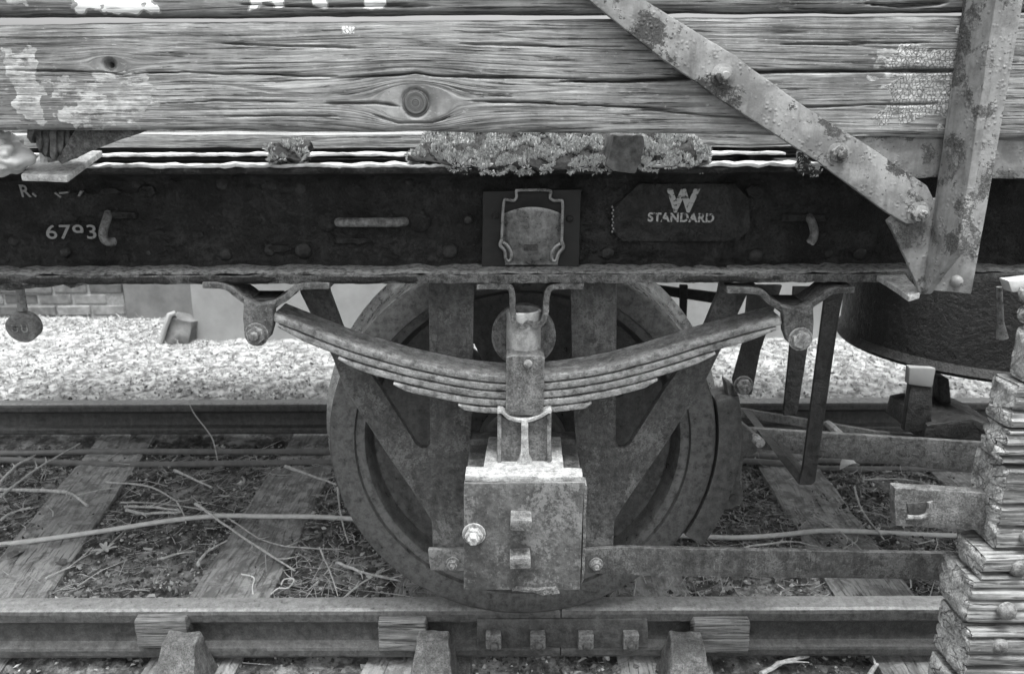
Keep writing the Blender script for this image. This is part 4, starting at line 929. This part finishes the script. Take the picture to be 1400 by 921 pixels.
def timber(name, lo, hi, mat, n, amp, label, cat, group=None, seed=0, rot=0, parent=None, grain_axis=0, ends=.006, cracks=0):
    """grid-faced block of wood with grain attribute; lo/hi in local coordinates round its centre"""
    lo, hi = np.array(lo, float), np.array(hi, float); dim = hi-lo; V = []; F = []; Gr = []; idx = {}
    nn = [max(2, int(round(d/n[i]))) for i, d in enumerate(dim)]
    def vid(i, j, k):
        key = (i, j, k)
        if key in idx: return idx[key]
        t = np.array([i/nn[0], j/nn[1], k/nn[2]]); p = lo+dim*t
        idx[key] = len(V); V.append(p); return idx[key]
    for ax in range(3):
        u, w = [(1, 2), (0, 2), (0, 1)][ax]
        for side in (0, 1):
            for a in range(nn[u]):
                for b in range(nn[w]):
                    q = []
                    for da, db in ((0, 0), (1, 0), (1, 1), (0, 1)):
                        k = [0, 0, 0]; k[ax] = nn[ax]*side; k[u] = a+da; k[w] = b+db; q.append(vid(*k))
                    F.append(tuple(q if (side ^ (ax == 1)) else q[::-1]))
    V = np.array(V); c = (lo+hi)/2; P = V.copy()
    s = seed*13.7
    # rounded, weathered arrises
    e = np.sort(np.minimum(V-lo, hi-V), axis=1)[:, 1]
    toc = (c-V); inw = toc/np.maximum(np.linalg.norm(toc*[.0 if grain_axis == 0 else 1, 1, 1], axis=1, keepdims=True), 1e-6)
    rnd = np.exp(-e/.003)*.002
    for ax in range(3):
        if ax == grain_axis: continue
        P[:, ax] += np.sign(c[ax]-V[:, ax])*rnd
    x = V[:, grain_axis]; oth = [q for q in range(3) if q != grain_axis]; a, b = V[:, oth[0]], V[:, oth[1]]
    across = np.arctan2(b-c[oth[1]], a-c[oth[0]])*.12
    P[:, oth[0]] += amp*fbm(x*3+s, b*38+s, 4, seed)+amp*.5*fbm(x*9+s, b*120, 3, seed+5)
    P[:, oth[1]] += amp*.8*fbm(x*4+s, a*30+3, 4, seed+2)
    # eroded, hollowed ends
    de = np.minimum(x-lo[grain_axis], hi[grain_axis]-x)
    P[:, grain_axis] += np.sign(c[grain_axis]-x)*np.exp(-de/.012)*ends*(1.2*vn(a*14+s, b*16, seed+8)+.5*vn(a*90, b*90+s, seed+9)+.8*np.exp(-e/.007))
    P[:, grain_axis] += np.sign(c[grain_axis]-x)*np.exp(-de/.010)*ends*.8*np.round(3*vn(a*38+s, b*55, seed+12))/3
    em = np.clip(1.3*np.exp(-de/.004), 0, 1)
    for kx in range(cracks):
        bz = lo[oth[1]]+dim[oth[1]]*(kx+.7+.5*random.random())/(cracks+.6); wob = .012*fbm(x*4+kx*9, x*0+s, 4, seed+kx)
        g_ = np.exp(-((b-bz-wob)/.003)**2)*np.clip(vn(x*6+kx*5, x*0+s, seed+kx)*1.6-.25, 0, 1)
        P[:, oth[0]] += np.sign(c[oth[0]]-a)*g_*.022*(np.minimum(a-lo[oth[0]], hi[oth[0]]-a) < .02)
    Gr = np.stack([x, a*.9+b, em if mat is M['beam'] else em*0], 1)
    if rot:
        cs, sn = math.cos(rot), math.sin(rot); X = P[:, 0]-c[0]; Yv = P[:, 1]-c[1]; P[:, 0] = c[0]+cs*X-sn*Yv; P[:, 1] = c[1]+sn*X+cs*Yv
    o = npobj(name, P, F, mat, parent, label, cat, group, attrs={'grain': ('FLOAT_VECTOR', Gr), 'paint': ('FLOAT', np.zeros(len(x)))})
    o.data.set_sharp_from_angle(angle=R(34)); return o
def key(x0, x1, y0, y1, label, seed):
    a, b = at(x0, y0+4, -.006), at(x1, y1, -.006)
    return timber('wooden_key', (a.x, -.006, b.z), (b.x, .044, a.z), M['key'], (.004, .006, .003), (.003, .003, .010, .003)[seed], label, 'key', 'wooden keys wedged along the rail', seed, (0, .03, -.02, 0)[seed], ends=.004, cracks=(1, 1, 2, 1)[seed])
key(178, 262, 843, 886, 'squared oak key wedged against the rail at the far left', 1)
key(512, 588, 846, 891, 'frayed split oak key left of the fishplate', 2)
key(946, 1026, 846, 893, 'squared oak key right of the fishplate', 3)
# sleepers
def sleeper(n0, n1, label, seed, zz=-.173):
    """centre line through two image points on the ground"""
    a, b = atz(*n0, zz), atz(*n1, zz); d = (b-a); ang = math.atan2(-d.x, d.y); xc = a.x + d.x*((.80-a.y)/d.y)
    o = timber('sleeper', (xc-.125, .80-1.3, zz-.12), (xc+.125, .80+1.3, zz), M['sleeper'], (.012, .018, .05), .020, label, 'sleeper', 'track sleepers', seed, ang, None, 1, .01, 0)
    return o
sleeper((45, 770), (130, 655), 'buried sleeper near the left edge of the track', 1)
sleeper((340, 770), (405, 655), 'grey sleeper left of the wheel', 2)
sleeper((600, 780), (640, 650), 'sleeper hidden behind the wheel', 3)
sleeper((880, 780), (850, 650), 'sleeper behind the right of the wheel', 4)
sleeper((1145, 735), (1080, 640), 'worn sleeper under the safety strap', 5)
sleeper((1420, 735), (1310, 640), 'sleeper behind the timber stack', 6)

# ------------------------------------------------------------------ timber stack at the right
def beam(xl, y0, y1, Yf, label, seed, dep=.10, cr=2, nb=()):
    a = at(xl, y0, Yf); b = at(xl, y1, Yf)
    o = timber('timber_beam', (b.x, Yf, b.z+.0015), (1.75, Yf+dep, a.z-.0015), M['beam'], (.010, .008, .004), .006, label, 'timber', 'weathered timbers stacked beside the wagon', seed, random.uniform(-.03, .03), ends=.008, cracks=cr)
    for x, y in nb:
        p = at(x, y, Yf); obj('coach_bolt', bolt_bm(p+Vector((0, .006, 0)), .0165, .016, 'dome'), M['bolt'], o)
    return o
YT = -.56
beam(1402, 398, 420, YT+.05, 'small pale timber offcut at the very top of the stack', 21, 0.04, 0)
beam(1398, 423, 447, YT+.03, 'short splintered timber just below the top offcut of the stack', 22, 0.045, 0)
beam(1385, 450, 522, YT+.02, 'sound sawn timber with a flat face, upper part of the stack', 23, 0.05, 1)
beam(1370, 526, 588, YT+.01, 'splintered timber just under the sawn one in the stack', 24, 0.07, 4)
beam(1364, 592, 640, YT, 'pale split timber halfway down the stack', 25, 0.075, 3)
beam(1352, 644, 756, YT, 'thick cracked timber with the iron bar beside it', 26, 0.1, 3, [(1410, 735)])
beam(1330, 760, 794, YT-.01, 'thin timber under the thick cracked one', 27, 0.1, 2, [(1392, 776)])
beam(1314, 798, 858, YT-.02, 'splintered timber with a bolt head near the stack bottom', 28, 0.105, 3, [(1378, 836)])
beam(1304, 862, 930, YT-.02, 'bottom visible timber of the stack with a bolt head', 29, 0.105, 3, [(1366, 882)])
beam(1290, 934, 1000, YT-.02, 'timber at the foot of the stack, cut by the frame', 30, 0.105, 2)
beam(1285, 1004, 1090, YT-.02, 'lowest timber of the stack resting on the soil', 31, 0.105, 1)
def ibar():
    Y = -.52
    bm = prism([(1223, 666), (1385, 676), (1385, 728), (1225, 718)], Y, Y+.022, .003)
    return rough(bm, .02, .0016, 45)
IB = obj('iron_bar', ibar(), M['rust'], None, 'short iron bar with a slot sticking out of the timber stack', 'bar')
bm = tube(smooth_path([at(x, y, -.521) for x, y in ((1240, 706), (1255, 707), (1266, 703), (1271, 694), (1271, 685))], 4), .005, 8); obj('slot_rim', bm, M['chair'], IB)
obj('slot', prism([(1240, 688), (1268, 686), (1266, 701), (1242, 704)], -.5225, -.51, .002), M['dark'], IB)

# ------------------------------------------------------------------ background
def brick_wall():
    Yw = 3.32; z0 = gzs(-3, Yw)-.06; W = empty('brick_wall', (-3.6, Yw+.1, z0), None, 'low weathered brick wall at the far left beyond the straw', 'wall')
    x1 = at(170, 420, Yw).x; x0 = x1-2.6; zt0 = z0+.77
    bm = box((x0, Yw+.012, z0-.2), (x1, Yw+.21, zt0-.02), .004); obj('mortar_core', bm, M['mortar'], W)
    bb = bmesh.new(); bmesh.ops.create_cube(bb, size=1)
    for v in bb.verts: v.co = Vector((v.co.x*.213, v.co.y*.10, v.co.z*.064))
    bev(bb, .006, 1); me = bpy.data.meshes.new('brick'); bb.to_mesh(me); bb.free(); me.materials.append(M['brick'])
    rn = random.Random(4)
    mats = [M['brick'], plain('dark_brick', .06, .13, 20, .9, .6, .004), plain('pale_brick', .15, .28, 20, .9, .6, .004)]
    mes = [me]
    for mm in mats[1:]: q = me.copy(); q.materials.clear(); q.materials.append(mm); mes.append(q)
    for c in range(10):
        n = 11
        for i in range(n):
            x = x1-.11-i*.225-(0 if c % 2 else .1125)
            if i == 0 and not c % 2: pass
            o = link('brick', rn.choice(mes), (x+rn.uniform(-.004, .004), Yw+.05+rn.uniform(-.006, .008), z0+.033+c*.075), W); o.rotation_euler = (rn.uniform(-.02, .02), rn.uniform(-.015, .015), rn.uniform(-.02, .02))
brick_wall()
x0, x1 = at(170, 430, 3.28).x, at(272, 430, 3.28).x
obj('concrete_block', rough(box((x0+.01, 3.28, -.3), (x1+.3, 3.75, .78), .012), .2, .008, 5), M['concrete2'], None, 'grey concrete block at the end of the brick wall', 'concrete')
x0 = at(266, 470, 2.78).x
obj('concrete_wall', rough(box((x0, 2.80, -.3), (5.5, 3.2, .80), .015), .25, .008, 5), M['concrete'], None, 'long pale concrete wall behind the wheel', 'wall')
# broken lump by the block
p = atz(248, 462, -.06)
def lump():
    bm = hexa([p+Vector(q) for q in ((-.10, -.06, -.02), (.06, -.07, -.02), (.08, .07, -.02), (-.08, .07, -.02), (-.035, -.04, .15), (.085, -.05, .115), (.10, .05, .11), (-.02, .05, .16))], .012)
    return rough(bm, .03, .018, 14)
LU = obj('stone_lump', lump(), plain('dark_stone', .08, .18, 12, .9, .6, .006), None, 'small dark broken stone lump against the concrete', 'stone')
obj('pale_edge', tube([p+Vector((-.095, -.07, -.01)), p+Vector((-.06, -.065, .08)), p+Vector((-.03, -.05, .155)), p+Vector((0, -.04, .165))], [.014, .015, .017, .013], 8), M['concrete'], LU)
# bleached straw and chips beyond the far rail
rn = np.random.RandomState(5)
def scatter_blades(name, n, xr, yr, ln, wd, mat, label, up=.35, seed=1, dens=None, cat=None):
    rn = np.random.RandomState(seed); x = rn.uniform(*xr, n); y = rn.uniform(*yr, n)
    if dens is not None: k = dens(x, y, rn); x, y = x[k], y[k]; n = len(x)
    z = gz(x, y)+.001; a = rn.uniform(0, 2*np.pi, n); L = ln*rn.uniform(.35, 1.4, n); el = np.abs(rn.normal(0, up, n)); w = wd*rn.uniform(.6, 1.4, n)
    d = np.stack([np.cos(a)*np.cos(el), np.sin(a)*np.cos(el), np.sin(el)], 1)*L[:, None]; s = np.stack([-np.sin(a), np.cos(a), rn.uniform(-.5, .5, n)], 1)*w[:, None]
    p = np.stack([x, y, z], 1); bend = np.stack([rn.normal(0, .12, n)*L, rn.normal(0, .12, n)*L, -np.abs(rn.normal(0, .06, n))*L], 1)
    upv = np.array([0, 0, 1.])*w[:, None]*.8
    V = np.stack([p-s, p+s, p+upv, p+d*.55+bend-s*.8, p+d*.55+bend+s*.8, p+d*.55+bend+upv, p+d], 1).reshape(-1, 3)
    T = np.array([[0, 3, 5, 2], [2, 5, 4, 1], [1, 4, 3, 0]]); T3 = np.array([[3, 6, 5], [5, 6, 4], [4, 6, 3]])
    off = (np.arange(n)*7)[:, None, None]
    F = (T[None]+off).reshape(-1, 4).tolist() + (T3[None]+off).reshape(-1, 3).tolist()
    return npobj(name, V, F, mat, None, label, cat, kind='stuff', smooth=False)
scatter_blades('straw', 22000, (-4.2, 4.0), (1.85, 3.4), .036, .0022, M['straw'], 'bleached straw and dry grass carpeting the ground beyond the far rail', .5, 3, lambda x, y, r: (fbm(x*3, y*5, 4, 8) > -.12+.35*(r.rand(len(x))-.5)) & ((y > 2.0) | (r.rand(len(y)) < .5)), 'straw')
# loose chips on the track bed
def pebbles(name, n, xr, yr, s0, mat, label, seed):
    rn = np.random.RandomState(seed); x = rn.uniform(*xr, n); y = rn.uniform(*yr, n)
    k = fbm(x*3.2, y*3.2, 3, seed) > -.14+.3*(rn.rand(n)-.5); x, y = x[k], y[k]; n = len(x); z = gz(x, y)
    base = np.array([[1, 0, 0], [-1, 0, 0], [0, 1, 0], [0, -1, 0], [0, 0, 1], [0, 0, -1]], float)
    tri = np.array([[0, 2, 4], [2, 1, 4], [1, 3, 4], [3, 0, 4], [2, 0, 5], [1, 2, 5], [3, 1, 5], [0, 3, 5]])
    r = np.minimum(s0*rn.lognormal(0, .5, n), .012); sc = rn.uniform(.5, 1.3, (n, 6, 1)); an = rn.uniform(.45, 1.2, (n, 1, 3))
    a = rn.uniform(0, 6.28, n); Rm = np.zeros((n, 3, 3)); Rm[:, 0, 0] = Rm[:, 1, 1] = np.cos(a); Rm[:, 0, 1] = -np.sin(a); Rm[:, 1, 0] = np.sin(a); Rm[:, 2, 2] = 1
    tl = rn.normal(0, .5, n); Tm = np.zeros((n, 3, 3)); Tm[:, 0, 0] = 1; Tm[:, 1, 1] = Tm[:, 2, 2] = np.cos(tl); Tm[:, 1, 2] = -np.sin(tl); Tm[:, 2, 1] = np.sin(tl)
    B = base[None]*sc*an*r[:, None, None]; B = np.einsum('nij,nkj->nki', Rm, np.einsum('nij,nkj->nki', Tm, B))
    V = (B+np.stack([x, y, z+r*.25], 1)[:, None]).reshape(-1, 3); F = (tri[None]+(np.arange(n)*6)[:, None, None]).reshape(-1, 3).tolist()
    return npobj(name, V, F, mat, None, label, 'debris', kind='stuff', smooth=False)
pebbles('cinder_chips', 42000, (-2.6, 2.3), (-.45, 1.5), .0042, M['debris'], 'small cinders and pale chips strewn over the track bed', 2)
pebbles('cinder_lumps', 2400, (-2.6, 2.3), (-.45, 1.5), .008, M['debris'], 'larger cinder lumps on the track bed', 6)
scatter_blades('dry_stalks', 9000, (-2.6, 2.3), (.12, 1.45), .075, .0013, M['stalk'], 'dry grass stalks and twiglets lying between the rails', .18, 11, lambda x, y, r: vn(x*3, y*3, 4) > .25+.45*r.rand(len(x))-.2, 'stalks')
scatter_blades('dry_stalks_tufts', 900, (-.95, 1.6), (.15, 1.0), .11, .0012, M['stalk'], 'upright dry grass beside the wheel', .8, 12, lambda x, y, r: (((x+.62)**2/.02+(y-.3)**2/.06) < 1) | (((x-.55)**2/.05+(y-.35)**2/.05) < 1) | (r.rand(len(x)) < .07), 'stalks')
scatter_blades('long_stalks', 620, (-2.6, 2.3), (.13, 1.45), .17, .0019, M['stalk'], 'long broken stems strewn between the rails', .10, 31, None, 'stalks')
scatter_blades('leaf_litter', 5200, (-2.6, 2.3), (-.4, 1.45), .024, .0055, M['litter'], 'crumbled leaf litter strewn over the soil', .25, 14, None, 'litter')
pebbles('stone_chips', 15000, (-4.2, 4.0), (1.8, 3.4), .0095, M['chips'], 'pale stone chips beyond the far rail', 21)
# --- pipes, cable
def gpath(pts, dz, n=6, Z=None):
    out = []
    for x, y in pts:
        p = atz(x, y, GZ+dz); p.z = gzs(p.x, p.y)+dz; out.append(p)
    return smooth_path(out, n)
obj('ground_pipe', tube(gpath([(-120, 617), (0, 617), (150, 617), (300, 618), (450, 619), (700, 621), (1015, 624), (1130, 627), (1420, 631)], .018, 8), .0135, 12), M['pipe'], None, 'farther of two dark pipes lying along the far rail', 'pipe', 'pipes along the far rail')
obj('ground_pipe', tube(gpath([(-120, 627), (0, 628), (150, 633), (300, 634), (450, 632), (700, 632), (1015, 633), (1130, 637), (1420, 642)], .018, 8), .0135, 12), M['pipe'], None, 'nearer of two dark pipes lying along the far rail', 'pipe', 'pipes along the far rail')
obj('pale_cable', tube(gpath([(-100, 748), (0, 742), (130, 730), (230, 717), (300, 709), (370, 706), (450, 711), (560, 716), (700, 722), (830, 728), (935, 731), (1000, 733), (1060, 732), (1120, 730), (1180, 729), (1300, 731), (1450, 735)], .022, 8), .0085, 10), M['cable'], None, 'pale cable lying across the sleepers', 'cable')
# --- single twigs, leaves and scraps
tw = [([(0, 675), (50, 640), (109, 604)], 4, 'long pale stick leaning over the pipes at the far left', .03),
      ([(-8, 664), (20, 640), (48, 618)], 4.5, 'short thick stick at the left edge', .025),
      ([(0, 668), (80, 672), (105, 680), (120, 694)], 5.5, 'thick forked branch on the leftmost sleeper', .018),
      ([(104, 677), (130, 669), (152, 661)], 3, 'side twig of the forked branch', .022),
      ([(144, 655), (200, 662), (240, 682), (255, 716)], 3, 'thin arched twig above the pale cable', .02),
      ([(268, 690), (330, 733), (403, 777)], 4, 'straight stick lying across the sleeper left of the wheel', .022),
      ([(239, 640), (290, 664)], 4, 'short stick just below the pipes', .012),
      ([(390, 638), (425, 650), (460, 664)], 4.5, 'stick beside the upper end of the grey sleeper', .012),
      ([(165, 685), (220, 684), (300, 703), (370, 742), (470, 748)], 2.4, 'long thin wavy twig reaching the wheel', .012),
      ([(172, 697), (200, 700), (248, 702)], 5, 'bundle twig left of the cable', .01),
      ([(170, 690), (210, 694), (246, 700)], 4, 'dark twig of the bundle above the cable', .012),
      ([(0, 708), (20, 698), (42, 692)], 4, 'dark short branch at the left edge above the cable', .012),
      ([(1113, 707), (1150, 730), (1180, 754)], 3.5, 'stick crossing the cable under the worn sleeper', .014),
      ([(1168, 665), (1178, 700), (1208, 738)], 3, 'bent stem right of the worn sleeper', .015),
      ([(1000, 752), (1080, 740), (1130, 752)], 2.5, 'thin arched twig under the cable, right of the wheel', .012),
      ([(1180, 656), (1240, 654), (1300, 668)], 2.6, 'thin pale twig beside the white scrap', .012),
      ([(460, 770), (500, 785), (548, 795)], 4, 'flat pale stem touching the wheel rim', .012),
      ([(437, 748), (450, 780), (462, 812)], 2.5, 'dry stem left of the wheel rim', .012),
      ([(462, 670), (466, 705), (476, 740)], 3, 'dry stem hanging beside the wheel rim', .02),
      ([(470, 815), (500, 795), (525, 780)], 2.5, 'dry stem slanting by the wheel foot', .012),
      ([(1040, 921), (1070, 908), (1105, 897)], 6, 'pale flat stick below the nearer rail', .012),
      ([(1185, 925), (1200, 905)], 5, 'short pale stick below the nearer rail', .012),
      ([(215, 765), (240, 755), (248, 750)], 3.5, 'tiny pale twig below the cable', .01),
      ([(270, 770), (280, 755), (287, 748)], 4, 'short dark twig on the soil below the cable', .01),
      ([(62, 790), (100, 770), (125, 750)], 2.4, 'thin twig beside the leaf rosette', .01)]
for pts, r, lb, dz in tw:
    P = gpath(pts, dz+.014, 5); rr = r/1000*.68
    P = [q+mn.noise_vector(q*40)*.003 for q in P]
    for i, q in enumerate(P): q.z = max(q.z, gzs(q.x, q.y)+rr)
    bm = tube(P, [rr*2*(1-.5*i/len(P))*random.uniform(.8, 1.2) for i in range(len(P))], 7)
    for kf in range(2 if len(P) > 9 else 1):
        i0 = int(len(P)*random.uniform(.35, .8)); q0 = P[i0]; dv = (P[min(i0+1, len(P)-1)]-P[max(i0-1, 0)]).normalized(); sv = Vector((-dv.y, dv.x, .25))*random.choice((-1, 1)); sv.z = .3
        L_ = random.uniform(.025, .06); tube([q0, q0+(dv+sv*.6)*L_*.5, q0+(dv+sv*.8)*L_], [rr*1.1, rr*.8, rr*.35], 5, bm)
    obj('twig', bm, M['twig'], None, lb, 'twig', 'loose twigs on the track bed')
# upright stalk in front of the far rail
P = [at(258, 550, 1.42), at(266, 566, 1.40), at(283, 588, 1.36), at(292, 604, 1.33), at(297, 622, 1.30)]
P[-1].z = gzs(P[-1].x, P[-1].y); obj('grass_stalk', tube(smooth_path(P, 5), .0022, 6), M['twig'], None, 'single tall dry stalk in front of the far rail', 'stalk')
# dry leaf leaning on the far rail
def leafmesh(c, s, rot, tilt, segs=10, curl=.25, wide=.38):
    bm = bmesh.new(); rows = []
    for i in range(segs+1):
        t = i/segs; w = max(0, math.sin(math.pi*t))**.8*wide*(1+.15*math.sin(9*t)); rows.append([bm.verts.new((s*(t-.5), s*w*k, s*curl*(abs(k)*w*1.2+.35*math.sin(t*3)))) for k in (-1, -.5, 0, .5, 1)])
    for a, b in zip(rows, rows[1:]):
        for j in range(4): bm.faces.new((a[j], a[j+1], b[j+1], b[j]))
    bmesh.ops.remove_doubles(bm, verts=bm.verts, dist=.0001)
    g = bmesh.ops.solidify(bm, geom=bm.faces[:], thickness=.0012)
    m = Matrix.Translation(c) @ Matrix.Rotation(rot, 4, 'Z') @ Matrix.Rotation(tilt, 4, 'Y')
    bmesh.ops.transform(bm, matrix=m, verts=bm.verts); return bm
c = atz(203, 600, GZ); c.z = gzs(c.x, c.y)+.02; obj('dry_leaf', leafmesh(c, .16, .5, -.1, curl=.35), M['leaf'], None, 'large curled dry leaf in front of the far rail', 'leaf')
c = atz(145, 757, GZ); c.z = gzs(c.x, c.y)
RS = empty('leaf_rosette', c, None, 'small pale rosette of leaves on the soil under the cable', 'plant')
for k in range(7):
    a = k*2*math.pi/7+random.uniform(-.3, .3); l = random.uniform(.035, .055)
    obj('leaf', leafmesh(c+Vector((math.cos(a)*l*.5, math.sin(a)*l*.5, .018)), l, a, -.3, 8, .2, .16), plain('pale_green_leaf', .36, .55, 50, .6, .2, .001) if k == 0 else bpy.data.materials['pale_green_leaf'], RS)
for pts, lb in (([(330, 786), (347, 790), (345, 800), (346, 808), (352, 810)], 'white plastic tie bent on the sleeper, left of its twin'), ([(370, 809), (380, 803), (394, 806), (402, 793), (397, 789), (388, 791), (384, 796)], 'white looped plastic tie beside the nearer rail')):
    obj('plastic_tie', tube(gpath(pts, .022, 5), .0022, 6), M['paper'], None, lb, 'tie', 'white plastic ties')
c = atz(1160, 652, GZ); c.z = gzs(c.x, c.y)+.03
obj('white_scrap', leafmesh(c, .085, .15, 0, curl=.6), M['paper'], None, 'curled white scrap lying under the push rods', 'scrap')
for i, (x, y, s) in enumerate([(10, 748, .05), (22, 762, .06), (85, 775, .045), (300, 646, .05), (1120, 742, .04), (540, 905, .05)]):
    c = atz(x, y, GZ); c.z = gzs(c.x, c.y)+.012
    obj('dry_leaf', leafmesh(c, s, i*1.3, .1), M['leaf'], None, ['dark dry leaf at the left edge below the cable', 'larger dark leaf below the cable at the left edge', 'small leaf near the rosette', 'small leaf just under the pipes', 'small leaf crossing the cable right of the wheel', 'small leaf in front of the nearer rail'][i], 'leaf', 'dry leaves on the soil')
